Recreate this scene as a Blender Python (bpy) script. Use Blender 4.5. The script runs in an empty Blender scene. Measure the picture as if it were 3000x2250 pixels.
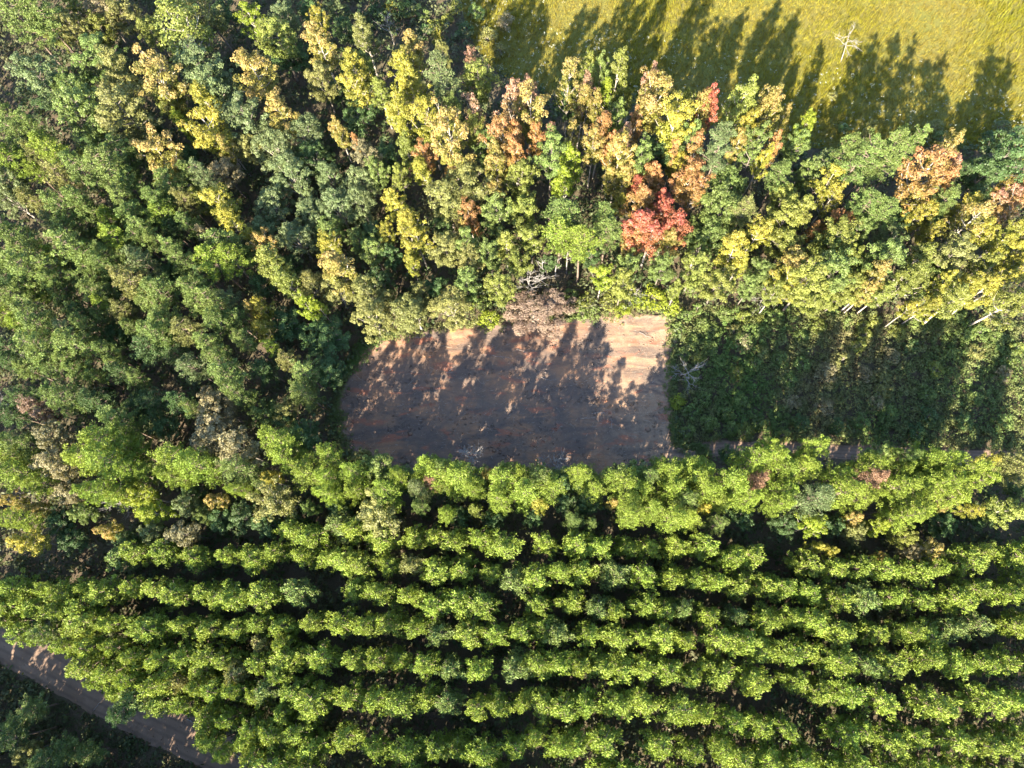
import bpy, math, random
import numpy as np
from mathutils import Vector

# ------------------------------------------------------------------ camera, sky, sun, exposure
SC = bpy.context.scene
COL = SC.collection
CAM_H = 87.0
F_PX = 2080.0                       # focal length in photograph pixels (3000 wide)
TILT, ROLL = math.radians(15.5), math.radians(2.3)
SUN_EL, SUN_AZ = math.radians(30.0), math.radians(22.0)   # shadows run 22 deg right of straight ahead

cd = bpy.data.cameras.new('camera')
cd.sensor_fit = 'HORIZONTAL'; cd.sensor_width = 36.0; cd.lens = 36.0 * F_PX / 3000.0
cd.clip_start = 1.0; cd.clip_end = 9000.0
cam = bpy.data.objects.new('camera', cd); COL.objects.link(cam)
cam.location = (0, 0, CAM_H); cam.rotation_euler = (TILT, ROLL, 0)
SC.camera = cam

world = bpy.data.worlds.new('World'); SC.world = world; world.use_nodes = True
wn = world.node_tree.nodes; wl = world.node_tree.links
sky = wn.new('ShaderNodeTexSky'); sky.sky_type = 'NISHITA'; sky.sun_disc = False
sky.sun_elevation = SUN_EL; sky.sun_rotation = math.pi + SUN_AZ
sky.air_density = 1.0; sky.dust_density = 0.5; sky.ozone_density = 1.8
wn['Background'].inputs['Strength'].default_value = 0.10
wl.new(sky.outputs['Color'], wn['Background'].inputs['Color'])

sd = bpy.data.lights.new('sun', 'SUN'); sd.energy = 5.0; sd.angle = math.radians(0.53); sd.color = (1.0, 0.88, 0.68)
sun = bpy.data.objects.new('sun', sd); COL.objects.link(sun)
sun_dir = Vector((math.sin(SUN_AZ) * math.cos(SUN_EL), math.cos(SUN_AZ) * math.cos(SUN_EL), -math.sin(SUN_EL)))
sun.rotation_euler = sun_dir.to_track_quat('-Z', 'Y').to_euler(); sun.location = (-30, -60, 90)

SC.view_settings.view_transform = 'Standard'; SC.view_settings.look = 'None'
SC.view_settings.gamma = 1.0; SC.view_settings.use_curve_mapping = False
SC.view_settings.exposure = 2.65
SC.cycles.max_bounces = 4; SC.cycles.diffuse_bounces = 2; SC.cycles.transmission_bounces = 3; SC.cycles.glossy_bounces = 2

# ------------------------------------------------------------------ survey: photograph pixel -> place
def rot(ax, a):
    c, s = math.cos(a), math.sin(a)
    return np.array({'x': [[1,0,0],[0,c,-s],[0,s,c]], 'y': [[c,0,s],[0,1,0],[-s,0,c]]}[ax])
CM = rot('y', ROLL) @ rot('x', TILT)
def at(px, py, z=0.0):
    d = CM @ np.array([(px - 1500) / F_PX, -(py - 1125) / F_PX, -1.0])
    return np.array([0, 0, CAM_H]) + d * ((z - CAM_H) / d[2])
def depth(p):
    return -(CM.T @ (np.asarray(p) - [0, 0, CAM_H]))[2]
def pix(p):
    v = CM.T @ (np.asarray(p, float) - [0, 0, CAM_H])
    return 1500 + F_PX * v[0] / -v[2], 1125 - F_PX * v[1] / -v[2]

RNG = np.random.default_rng(7)
R = random.Random(11)

# ------------------------------------------------------------------ materials
def nodes_of(name):
    m = bpy.data.materials.new(name); m.use_nodes = True
    return m, m.node_tree.nodes, m.node_tree.links
def nd(n, t, **kw):
    x = n.new(t)
    for k, v in kw.items(): setattr(x, k, v)
    return x
def mixc(n, l, fac, a, b, blend='MIX'):
    x = n.new('ShaderNodeMix'); x.data_type = 'RGBA'; x.blend_type = blend
    for sock, v in ((x.inputs[0], fac), (x.inputs[6], a), (x.inputs[7], b)):
        if hasattr(v, 'is_output'): l.new(v, sock)
        elif isinstance(v, (int, float)): sock.default_value = v
        else: sock.default_value = (*v[:3], 1)
    return x.outputs[2]
def noise(n, l, scale, detail=4, rough=0.6, vec=None, dist=0.0):
    x = n.new('ShaderNodeTexNoise'); x.inputs['Scale'].default_value = scale
    x.inputs['Detail'].default_value = detail; x.inputs['Roughness'].default_value = rough
    x.inputs['Distortion'].default_value = dist
    if vec is not None: l.new(vec, x.inputs['Vector'])
    return x.outputs[0]
def ramp(n, l, fac, lo, hi, a=0.0, b=1.0):
    x = n.new('ShaderNodeMapRange'); l.new(fac, x.inputs[0])
    x.inputs[1].default_value = lo; x.inputs[2].default_value = hi
    x.inputs[3].default_value = a; x.inputs[4].default_value = b
    return x.outputs[0]
def mapped(n, l, scale=(1,1,1), rz=0.0):
    tc = n.new('ShaderNodeTexCoord'); mp = n.new('ShaderNodeMapping')
    mp.inputs['Scale'].default_value = scale; mp.inputs['Rotation'].default_value = (0, 0, rz)
    l.new(tc.outputs['Object'], mp.inputs[0]); return mp.outputs[0]

def leaf_material(name, trans=0.32, rough=0.5, fixed=None):
    m, n, l = nodes_of(name)
    p = n['Principled BSDF']; out = n['Material Output']
    oi = n.new('ShaderNodeObjectInfo')
    var = nd(n, 'ShaderNodeAttribute', attribute_name='var').outputs['Fac']
    tip = nd(n, 'ShaderNodeAttribute', attribute_name='tip').outputs['Fac']
    if fixed is None:
        second = nd(n, 'ShaderNodeAttribute', attribute_name='tip_color', attribute_type='OBJECT').outputs['Color']
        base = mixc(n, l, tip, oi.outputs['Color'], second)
    else:
        base = mixc(n, l, tip, fixed[0], fixed[1])
    hs = n.new('ShaderNodeHueSaturation'); l.new(base, hs.inputs['Color'])
    l.new(ramp(n, l, var, 0, 1, 0.482, 0.518), hs.inputs['Hue'])
    l.new(ramp(n, l, var, 0, 1, 0.62, 1.36), hs.inputs['Value'])
    l.new(hs.outputs[0], p.inputs['Base Color'])
    p.inputs['Roughness'].default_value = rough; p.inputs['Specular IOR Level'].default_value = 0.3
    tr = n.new('ShaderNodeBsdfTranslucent')
    tc = n.new('ShaderNodeMix'); tc.data_type = 'RGBA'; tc.blend_type = 'MULTIPLY'; tc.inputs[0].default_value = 1
    l.new(hs.outputs[0], tc.inputs[6]); tc.inputs[7].default_value = (1.25, 1.15, 0.45, 1); l.new(tc.outputs[2], tr.inputs[0])
    mx = n.new('ShaderNodeMixShader'); mx.inputs[0].default_value = trans
    l.new(p.outputs[0], mx.inputs[1]); l.new(tr.outputs[0], mx.inputs[2]); l.new(mx.outputs[0], out.inputs[0])
    return m
M_LEAF = leaf_material('broad_leaf')
M_NEEDLE = leaf_material('pine_needle', 0.22, 0.6)

def bark_material(name, c1, c2, scale=6.0):
    m, n, l = nodes_of(name); p = n['Principled BSDF']
    v = mapped(n, l, (1, 1, 0.25))
    f = noise(n, l, scale, 5, 0.7, v)
    l.new(mixc(n, l, ramp(n, l, f, 0.35, 0.65), c1, c2), p.inputs['Base Color'])
    p.inputs['Roughness'].default_value = 0.9
    bp = n.new('ShaderNodeBump'); bp.inputs['Strength'].default_value = 0.5; l.new(f, bp.inputs['Height']); l.new(bp.outputs[0], p.inputs['Normal'])
    return m
M_BARK_PINE = bark_material('pine_bark', (0.10, 0.07, 0.05), (0.20, 0.15, 0.12))
M_BARK_PALE = bark_material('pale_bark', (0.22, 0.19, 0.16), (0.42, 0.38, 0.33))
M_BARK_GREY = bark_material('grey_bark', (0.085, 0.07, 0.058), (0.18, 0.155, 0.13))
M_BARK_DEAD = bark_material('dead_wood', (0.17, 0.155, 0.145), (0.32, 0.30, 0.285))

def floor_material():
    m, n, l = nodes_of('forest_floor'); p = n['Principled BSDF']; v = mapped(n, l)
    a = noise(n, l, 0.35, 6, 0.65, v); b = noise(n, l, 9.0, 6, 0.75, v)
    c = mixc(n, l, ramp(n, l, a, 0.4, 0.62), (0.055, 0.042, 0.028), (0.045, 0.055, 0.022))
    c = mixc(n, l, ramp(n, l, b, 0.35, 0.7), c, (0.13, 0.09, 0.055))
    l.new(c, p.inputs['Base Color']); p.inputs['Roughness'].default_value = 0.95
    bp = n.new('ShaderNodeBump'); bp.inputs['Strength'].default_value = 0.8; bp.inputs['Distance'].default_value = 0.2; l.new(b, bp.inputs['Height']); l.new(bp.outputs[0], p.inputs['Normal'])
    return m
def meadow_material():
    m, n, l = nodes_of('meadow_turf'); p = n['Principled BSDF']; v = mapped(n, l)
    a = noise(n, l, 0.16, 5, 0.6, v); b = noise(n, l, 3.5, 6, 0.75, v)
    c = mixc(n, l, ramp(n, l, a, 0.38, 0.64), (0.165, 0.160, 0.014), (0.20, 0.160, 0.028))
    c = mixc(n, l, ramp(n, l, b, 0.3, 0.72), (0.105, 0.100, 0.014), c)
    l.new(c, p.inputs['Base Color']); p.inputs['Roughness'].default_value = 0.95
    bp = n.new('ShaderNodeBump'); bp.inputs['Strength'].default_value = 0.9; bp.inputs['Distance'].default_value = 0.4; l.new(b, bp.inputs['Height']); l.new(bp.outputs[0], p.inputs['Normal'])
    return m
def soil_material():
    m, n, l = nodes_of('bare_soil'); p = n['Principled BSDF']
    v = mapped(n, l); vs = mapped(n, l, (0.12, 1.3, 1), math.radians(2))
    tc = n.new('ShaderNodeTexCoord'); sx = n.new('ShaderNodeSeparateXYZ'); l.new(tc.outputs['Object'], sx.inputs[0])
    big = noise(n, l, 0.22, 5, 0.6, v, 0.6); mid = noise(n, l, 1.1, 6, 0.7, v, 1.0); fine = noise(n, l, 9.0, 5, 0.75, v)
    drag = noise(n, l, 1.6, 5, 0.65, vs, 0.3)
    c = mixc(n, l, ramp(n, l, big, 0.42, 0.6), (0.135, 0.090, 0.066), (0.31, 0.155, 0.076))
    sandy = n.new('ShaderNodeMath'); sandy.operation = 'ADD'
    l.new(ramp(n, l, sx.outputs[0], 4, 16, -0.1, 0.75), sandy.inputs[0]); l.new(ramp(n, l, mid, 0.3, 0.7, -0.45, 0.45), sandy.inputs[1])
    sandy.use_clamp = True
    c = mixc(n, l, sandy.outputs[0], c, (0.36, 0.245, 0.155))
    dark_brown = noise(n, l, 0.3, 5, 0.65, mapped(n, l, (0.45, 1.2, 1)), 1.2)  # dark brown patches spread by noise
    c = mixc(n, l, ramp(n, l, dark_brown, 0.47, 0.60, 0, 0.85), c, (0.078, 0.058, 0.050))
    c = mixc(n, l, ramp(n, l, drag, 0.46, 0.66, 0, 0.55), c, (0.12, 0.085, 0.066))
    red = noise(n, l, 0.5, 3, 0.6, mapped(n, l, (0.6, 1.5, 1)), 0.5)
    c = mixc(n, l, ramp(n, l, red, 0.57, 0.67, 0, 0.75), c, (0.34, 0.105, 0.05))
    c = mixc(n, l, ramp(n, l, fine, 0.35, 0.75, 0, 0.6), c, (0.13, 0.097, 0.078))
    speck = noise(n, l, 30.0, 2, 0.5, v)
    c = mixc(n, l, ramp(n, l, speck, 0.62, 0.72, 0, 0.6), c, (0.34, 0.27, 0.205))
    l.new(c, p.inputs['Base Color']); p.inputs['Roughness'].default_value = 0.95
    ad = n.new('ShaderNodeMath'); l.new(drag, ad.inputs[0]); l.new(fine, ad.inputs[1])
    bp = n.new('ShaderNodeBump'); bp.inputs['Strength'].default_value = 0.6; bp.inputs['Distance'].default_value = 0.15; l.new(ad.outputs[0], bp.inputs['Height']); l.new(bp.outputs[0], p.inputs['Normal'])
    return m
def road_material():
    m, n, l = nodes_of('dirt_road'); p = n['Principled BSDF']
    v = mapped(n, l)
    u = nd(n, 'ShaderNodeAttribute', attribute_name='across').outputs['Fac']
    a = noise(n, l, 0.5, 5, 0.6, v); b = noise(n, l, 7, 6, 0.7, v)
    c = mixc(n, l, ramp(n, l, a, 0.35, 0.65), (0.165, 0.105, 0.070), (0.225, 0.150, 0.105))
    wv = n.new('ShaderNodeMath'); wv.operation = 'SINE'
    mu = n.new('ShaderNodeMath'); mu.operation = 'MULTIPLY'; l.new(u, mu.inputs[0]); mu.inputs[1].default_value = 14.0; l.new(mu.outputs[0], wv.inputs[0])
    c = mixc(n, l, ramp(n, l, wv.outputs[0], 0.0, 1.0, 0, 0.6), c, (0.105, 0.070, 0.050))
    c = mixc(n, l, ramp(n, l, b, 0.4, 0.75, 0, 0.5), c, (0.14, 0.105, 0.08))
    l.new(c, p.inputs['Base Color']); p.inputs['Roughness'].default_value = 0.95
    bp = n.new('ShaderNodeBump'); bp.inputs['Strength'].default_value = 0.5; bp.inputs['Distance'].default_value = 0.1; l.new(b, bp.inputs['Height']); l.new(bp.outputs[0], p.inputs['Normal'])
    return m
M_FLOOR, M_MEADOW, M_SOIL, M_ROAD = floor_material(), meadow_material(), soil_material(), road_material()

# ------------------------------------------------------------------ mesh helpers
def mesh_from(name, verts, faces, mat, attrs=None, smooth=False):
    me = bpy.data.meshes.new(name)
    V = np.asarray(verts, np.float32).reshape(-1, 3)
    if isinstance(faces, np.ndarray):
        k = faces.shape[1]; nf = len(faces)
        me.vertices.add(len(V)); me.vertices.foreach_set('co', V.ravel())
        me.loops.add(nf * k); me.loops.foreach_set('vertex_index', faces.astype(np.int32).ravel())
        me.polygons.add(nf)
        me.polygons.foreach_set('loop_start', np.arange(0, nf * k, k, dtype=np.int32))
        me.polygons.foreach_set('loop_total', np.full(nf, k, np.int32))
        me.update(calc_edges=True)
    else:
        me.from_pydata([tuple(map(float, v)) for v in V], [], faces); me.update()
    me.materials.append(mat)
    for nm, (dom, arr) in (attrs or {}).items():
        a = me.attributes.new(nm, 'FLOAT', dom); a.data.foreach_set('value', np.asarray(arr, np.float32))
    if smooth: me.polygons.foreach_set('use_smooth', np.ones(len(me.polygons), bool))
    return me
def link(name, me, parent=None):
    o = bpy.data.objects.new(name, me); COL.objects.link(o)
    if parent is not None: o.parent = parent
    return o

def tubes(lines, sides=6):
    """lines: list of (points Nx3, radii N) -> verts, quad faces"""
    VV, FF, base = [], [], 0
    ang = np.arange(sides) * 2 * math.pi / sides
    for pts, rad in lines:
        pts = np.asarray(pts, float); n = len(pts)
        tan = np.gradient(pts, axis=0); tan /= np.linalg.norm(tan, axis=1)[:, None] + 1e-9
        ref = np.where(np.abs(tan[:, 2:3]) > 0.9, [[1.0, 0, 0]], [[0, 0, 1.0]])
        a = np.cross(tan, ref); a /= np.linalg.norm(a, axis=1)[:, None] + 1e-9
        b = np.cross(tan, a)
        ring = pts[:, None, :] + np.asarray(rad)[:, None, None] * (np.cos(ang)[None, :, None] * a[:, None, :] + np.sin(ang)[None, :, None] * b[:, None, :])
        VV.append(ring.reshape(-1, 3))
        i = np.arange(n - 1)[:, None] * sides; j = np.arange(sides)[None, :]; jn = (j + 1) % sides
        FF.append(np.stack([i + j, i + jn, i + sides + jn, i + sides + j], -1).reshape(-1, 4) + base)
        base += n * sides
    return np.concatenate(VV), np.concatenate(FF)

def foliage(centres, crad, n, hl, hw, rng, radial=0.0, up=0.5, jit=0.7, shell=0.6, squash=0.8):
    """clumps of small rhombic leaves: returns verts, quads, clump index, per leaf random"""
    C = np.repeat(np.asarray(centres, float), n, axis=0); CR = np.repeat(np.asarray(crad, float), n)
    N = len(C)
    d = rng.normal(size=(N, 3)); d /= np.linalg.norm(d, axis=1)[:, None]
    d[:, 2] = np.where(d[:, 2] < -0.3, -d[:, 2], d[:, 2])
    rr = rng.uniform(0, 1, N) ** (1 / (3 * (1 + shell)))
    P = C + d * (CR * rr)[:, None] * np.array([1, 1, squash])
    nrm = d + np.array([0, 0, up]) + jit * rng.normal(size=(N, 3)); nrm /= np.linalg.norm(nrm, axis=1)[:, None]
    t = rng.normal(size=(N, 3))
    if radial > 0:
        t = d * radial + 0.5 * t + np.array([0, 0, 0.25]); t /= np.linalg.norm(t, axis=1)[:, None]
        b = np.cross(nrm, t)
    else:
        t = np.cross(nrm, t); t /= np.linalg.norm(t, axis=1)[:, None] + 1e-9; b = np.cross(nrm, t)
    b /= np.linalg.norm(b, axis=1)[:, None] + 1e-9
    L = (hl * rng.uniform(0.65, 1.35, N))[:, None]; Wd = (hw * rng.uniform(0.65, 1.35, N))[:, None]
    V = np.stack([P - t * L, P + b * Wd, P + t * L, P - b * Wd], 1).reshape(-1, 3)
    F = np.arange(4 * N).reshape(N, 4)
    return V, F, np.repeat(np.arange(len(centres)), n), P

# ------------------------------------------------------------------ tree patterns (trunk mesh, crown mesh, height, radius, crown centre)
def trunk_line(h, r0, rng, lean=0.02, n=7):
    z = np.linspace(-0.3, h, n); w = np.cumsum(rng.normal(0, lean, (n, 2)), axis=0) * h / n
    w -= w[0]
    return np.column_stack([w[:, 0], w[:, 1], z]), r0 * (1 - np.linspace(0, 1, n) ** 1.3 * 0.9)
def crown_mesh(name, cs, cr, n, hl, hw, rng, mat, z0, z1, rad, **kw):
    V, F, ci, P = foliage(cs, cr, n, hl, hw, rng, **kw)
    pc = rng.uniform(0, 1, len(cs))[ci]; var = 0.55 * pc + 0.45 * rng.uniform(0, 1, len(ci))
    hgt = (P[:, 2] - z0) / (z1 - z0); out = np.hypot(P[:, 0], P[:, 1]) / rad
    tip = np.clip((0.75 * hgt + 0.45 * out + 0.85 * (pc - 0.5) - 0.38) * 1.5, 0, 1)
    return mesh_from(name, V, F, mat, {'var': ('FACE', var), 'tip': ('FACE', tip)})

def make_pine(seed, h=15.0, base=8.0, rad=2.45, dens=1.0, whorl=0.70, cl=0.42, n=50):
    rng = np.random.default_rng(seed)
    tp, tr = trunk_line(h, 0.17, rng); lines = [(tp, tr)]; cs, cr = [], []
    z = base; ph = rng.uniform(0, 6)
    lop = rng.uniform(0, 6.28)
    while z < h - 0.5:
        u = (z - base) / (h - base)
        prof = (1 - u) ** 0.62 * min(1.0, 0.55 + 1.9 * u)
        k = int(rng.integers(4, 6) * dens)
        for i in range(k):
            a = ph + i * 6.283 / k + rng.normal(0, 0.3)
            Lb = rad * prof * rng.uniform(0.62, 1.22) * (1 + 0.18 * math.cos(a - lop)) + 0.25
            zz = z + rng.uniform(-0.25, 0.25); rise = rng.uniform(0.1, 0.45)
            cx, cy = np.interp(zz, tp[:, 2], tp[:, 0]), np.interp(zz, tp[:, 2], tp[:, 1])
            s = np.linspace(0, 1, 4)
            pl = np.column_stack([cx + np.cos(a) * Lb * s, cy + np.sin(a) * Lb * s, zz + rise * Lb * s ** 1.6])
            lines.append((pl, 0.045 * (1 - 0.8 * s) + 0.008))
            m = max(2, int(Lb / (cl * 1.2)))
            for q in range(m):
                f = 0.32 + 0.68 * (q + rng.uniform(0.1, 0.9)) / m
                c = np.array([np.interp(f, s, pl[:, j]) for j in range(3)]) + rng.normal(0, 0.2, 3) * [1, 1, 0.5]
                cs.append(c); cr.append(cl * rng.uniform(0.7, 1.25))
        z += whorl * rng.uniform(0.8, 1.2); ph += 0.9
    for q in range(4):
        cs.append(tp[-1] + [rng.normal(0, .15), rng.normal(0, .15), -0.1 - 0.22 * q]); cr.append(cl * 0.85)
    tm = mesh_from('pine_trunk', *tubes(lines, 5), M_BARK_PINE, smooth=True)
    cm = crown_mesh('pine_crown', cs, cr, n, 0.135, 0.046, rng, M_NEEDLE, base, h, rad, radial=1.0, up=0.35, jit=0.55, shell=0.3, squash=0.85)
    return dict(t=tm, c=cm, h=h, r=rad, zc=base + (0.52 if base > 6 else 0.62) * (h - base))

def make_broad(seed, h=12.5, base=6.2, rad=2.7, limbs=26, per=6, n=58, asc=0.9, cl=0.5, shape='oval', hl=0.108, hw=0.070, bark=None, keep=1.0):
    rng = np.random.default_rng(seed)
    tp, tr = trunk_line(h * 0.93, 0.19, rng, 0.035); lines = [(tp, tr)]; cs, cr = [], []
    lob = rng.uniform(0, 6.28, 3)
    for i in range(limbs):
        u = (i + rng.uniform(0.2, 0.8)) / limbs                     # position of the limb's END in the crown
        if shape == 'cone': prof = (1 - u) ** 0.75 * min(1, 0.5 + 2.5 * u) + 0.08
        elif shape == 'vase': prof = min(1, 0.35 + 1.3 * u) * (1 - max(0, u - 0.75) * 2.6)
        else: prof = math.sqrt(max(0.03, 1 - (2 * u - 0.95) ** 2))
        a = i * 2.39996 + rng.normal(0, 0.35)
        Rr = rad * prof * rng.uniform(0.7, 1.12) * (1 + 0.16 * math.cos(2 * (a - lob[0])) + 0.1 * math.cos(3 * a - lob[1]))
        ze = base + u * (h - base) + rng.normal(0, 0.2)
        z0 = max(base * 0.7, ze - asc * Rr - 0.3)
        z0 = min(z0, h * 0.88)
        cx, cy = np.interp(z0, tp[:, 2], tp[:, 0]), np.interp(z0, tp[:, 2], tp[:, 1])
        s = np.linspace(0, 1, 5); bend = rng.normal(0, 0.12, 2) * Rr
        pl = np.column_stack([cx + np.cos(a) * Rr * s ** 0.85 + bend[0] * np.sin(3.14 * s), cy + np.sin(a) * Rr * s ** 0.85 + bend[1] * np.sin(3.14 * s), z0 + (ze - z0) * s ** 1.15])
        lines.append((pl, 0.075 * (1 - u * 0.5) * (1 - 0.85 * s) + 0.01))
        for q in range(per):
            if rng.uniform() > keep: continue
            f = 0.38 + 0.66 * (q + rng.uniform(0.1, 0.9)) / per
            c = np.array([np.interp(f, s, pl[:, j]) for j in range(3)]) + rng.normal(0, 0.14 + 0.13 * rad / 2.5, 3) * [1, 1, 0.8]
            cs.append(c); cr.append(cl * rng.uniform(0.6, 1.25))
            if q % 2 == 0:
                f0 = np.array([np.interp(max(0, f - 0.2), s, pl[:, j]) for j in range(3)])
                lines.append((np.stack([f0, (f0 + c) / 2 + [0, 0, 0.05], c]), np.array([0.02, 0.014, 0.006])))
    tm = mesh_from('limbed_trunk', *tubes(lines, 5), bark or M_BARK_PALE, smooth=True)
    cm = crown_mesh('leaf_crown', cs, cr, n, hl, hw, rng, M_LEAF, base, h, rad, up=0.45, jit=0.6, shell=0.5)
    return dict(t=tm, c=cm, h=h, r=rad, zc=base + 0.52 * (h - base))

def make_oak(seed, h=11.0, base=3.0, rad=3.4, lobes=16, n=50):
    rng = np.random.default_rng(seed)
    tp, tr = trunk_line(h * 0.7, 0.3, rng, 0.03); lines = [(tp, tr)]; cs, cr = [], []
    for i in range(lobes):
        u = (i + 0.5) / lobes; el = math.asin(0.02 + 0.97 * u); a = i * 2.39996 + rng.normal(0, 0.3)
        k = rng.uniform(0.58, 0.8)
        c = np.array([math.cos(a) * math.cos(el) * rad * k, math.sin(a) * math.cos(el) * rad * k, base + 1.2 + math.sin(el) * (h - base - 1.2) * 0.8])
        lr = rng.uniform(0.9, 1.35)
        z0 = base * 0.8 + 1.5 * u
        mid = np.array([c[0] * 0.5, c[1] * 0.5, (z0 + c[2]) / 2 + 0.3])
        lines.append((np.stack([[0, 0, z0], mid, c]), np.array([0.11, 0.07, 0.025])))
        m = 13
        d = rng.normal(size=(m, 3)); d /= np.linalg.norm(d, axis=1)[:, None]; d[:, 2] = np.abs(d[:, 2]) * 0.9 - 0.15
        for q in range(m):
            cs.append(c + d[q] * lr * rng.uniform(0.75, 1.05)); cr.append(0.42 * rng.uniform(0.75, 1.3))
    tm = mesh_from('oak_trunk', *tubes(lines, 6), M_BARK_PALE, smooth=True)
    cm = crown_mesh('oak_crown', cs, cr, n, 0.10, 0.064, rng, M_LEAF, base, h, rad, up=0.5, jit=0.55, shell=0.7)
    return dict(t=tm, c=cm, h=h, r=rad, zc=base + 0.5 * (h - base))

def make_shrub(seed, h=1.9, rad=1.15, k=24, n=36):
    rng = np.random.default_rng(seed); cs, cr, lines = [], [], []
    for i in range(k):
        a = i * 2.4 + rng.normal(0, 0.3); el = math.asin(rng.uniform(0.1, 1)); q = rng.uniform(0.6, 1.0)
        c = np.array([math.cos(a) * math.cos(el) * rad * q, math.sin(a) * math.cos(el) * rad * q, 0.35 + math.sin(el) * (h - 0.5) * q])
        cs.append(c); cr.append(0.34 * rng.uniform(0.6, 1.3))
        lines.append((np.stack([[0, 0, -0.1], c * [0.4, 0.4, 0.55], c]), np.array([0.03, 0.018, 0.006])))
    tm = mesh_from('shrub_stems', *tubes(lines, 4), M_BARK_PALE, smooth=True)
    cm = crown_mesh('shrub_crown', cs, cr, n, 0.092, 0.056, rng, M_LEAF, 0.2, h, rad, up=0.5, jit=0.6)
    return dict(t=tm, c=cm, h=h, r=rad, zc=h * 0.6)

PAT = {
    'P': [make_pine(10 + i) for i in range(5)],
    'F': [make_pine(25 + i, h=15.0, base=5.0, rad=2.7, whorl=0.74, cl=0.46) for i in range(5)],
    'Q': [make_pine(40 + i, h=9.5, base=3.2, rad=1.75, whorl=0.55, cl=0.31, n=34) for i in range(5)],
    'C': [make_broad(70 + i, shape='oval' if i % 2 else 'cone', limbs=24, per=5, rad=2.5, h=12.5, base=6.6, asc=1.05) for i in range(5)],
    'K': [make_broad(90 + i, shape='cone', limbs=24, per=5, rad=2.5, h=12.5, base=6.2, asc=1.15, keep=0.75, n=38) for i in range(3)],
    'B': [make_broad(110 + i, shape='oval', limbs=26, per=6, bark=M_BARK_GREY) for i in range(5)],
    'V': [make_broad(130 + i, shape='vase', limbs=22, per=6, rad=2.5, base=6.0, asc=1.2) for i in range(3)],
    'O': [make_oak(150 + i) for i in range(4)],
    'S': [make_shrub(170 + i) for i in range(4)],
}
COLS = {  # leaf colours: body, tip
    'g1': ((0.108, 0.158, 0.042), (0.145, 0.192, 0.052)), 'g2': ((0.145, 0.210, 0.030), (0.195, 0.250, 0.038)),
    'g3': ((0.060, 0.104, 0.034), (0.074, 0.122, 0.040)), 'gy': ((0.110, 0.148, 0.060), (0.140, 0.176, 0.074)),  # g3: dark green, with the shade on overshadowed crowns put into the colour
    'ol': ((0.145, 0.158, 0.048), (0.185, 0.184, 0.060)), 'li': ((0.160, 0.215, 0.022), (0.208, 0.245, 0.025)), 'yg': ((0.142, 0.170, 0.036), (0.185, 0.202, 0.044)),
    'ye': ((0.185, 0.202, 0.030), (0.265, 0.230, 0.040)), 'yo': ((0.185, 0.188, 0.038), (0.300, 0.212, 0.076)),
    'or': ((0.250, 0.172, 0.048), (0.325, 0.155, 0.074)), 'rd': ((0.280, 0.125, 0.050), (0.330, 0.080, 0.066)),
    'pk': ((0.245, 0.185, 0.080), (0.315, 0.170, 0.130)), 'br': ((0.165, 0.115, 0.080), (0.225, 0.162, 0.124)),
    'tn': ((0.165, 0.152, 0.074), (0.210, 0.184, 0.104)), 'rb': ((0.230, 0.140, 0.090), (0.290, 0.165, 0.115)),
}
CNAME = {'g1': 'mid-green', 'g2': 'yellow-green', 'g3': 'dark green', 'gy': 'grey-green', 'ol': 'olive', 'li': 'lime-green',
         'ye': 'yellow', 'yo': 'amber', 'or': 'orange', 'rd': 'red', 'pk': 'pinkish', 'br': 'brown', 'tn': 'tan', 'rb': 'rust-brown'}
KNAME = {'P': ('pine_tree', 'pine', 'pine tree'), 'F': ('full_pine_tree', 'full-crowned pine', 'pine tree'), 'Q': ('young_pine_tree', 'pine', 'pine tree'), 'C': ('autumn_tree', 'pointed broadleaf tree', 'tree'),
         'K': ('autumn_tree', 'pale-limbed sparse tree', 'tree'), 'B': ('broadleaf_tree', 'round broadleaf tree', 'tree'),
         'V': ('broadleaf_tree', 'flaring broadleaf tree', 'tree'), 'O': ('oak_tree', 'dense domed oak', 'tree'), 'S': ('shrub', 'bushy shrub', 'shrub')}
ORD = 'first second third fourth fifth sixth seventh eighth ninth tenth eleventh twelfth thirteenth fourteenth fifteenth sixteenth seventeenth eighteenth nineteenth twentieth'.split()
TENS = {20: 'twenty', 30: 'thirty', 40: 'forty', 50: 'fifty', 60: 'sixty', 70: 'seventy'}
def ordinal(i):
    if i <= 20: return ORD[i - 1]
    t, u = i // 10 * 10, i % 10
    return TENS[t] + '-' + ORD[u - 1] if u else TENS[t][:-1] + 'ieth'

TREES = []
def plant(kind, colour, xy, h, rad, rz=None, crown=True):
    p = PAT[kind][R.randrange(len(PAT[kind]))]
    e = bpy.data.objects.new(KNAME[kind][0], None); COL.objects.link(e)
    e.empty_display_size = 0.5
    e.location = (xy[0], xy[1], 0); e.rotation_euler = (R.gauss(0, 0.025), R.gauss(0, 0.025), R.uniform(0, 6.283) if rz is None else rz)
    s = rad / p['r']; e.scale = (s, s * R.uniform(0.94, 1.06), h / p['h'])
    link('stems' if kind == 'S' else 'trunk', p['t'], e)
    c = link('crown', p['c'], e)
    a, b = COLS['yg' if colour == 'g2' and kind in 'BCVKS' else colour]; k = R.uniform(0.88, 1.12); g = R.uniform(0.95, 1.05)
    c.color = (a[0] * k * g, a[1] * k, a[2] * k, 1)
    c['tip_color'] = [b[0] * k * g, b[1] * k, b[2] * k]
    TREES.append(dict(o=e, kind=kind, colour=colour, pos=(xy[0], xy[1], p['zc'] * h / p['h']), rad=rad))
    return e
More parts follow.
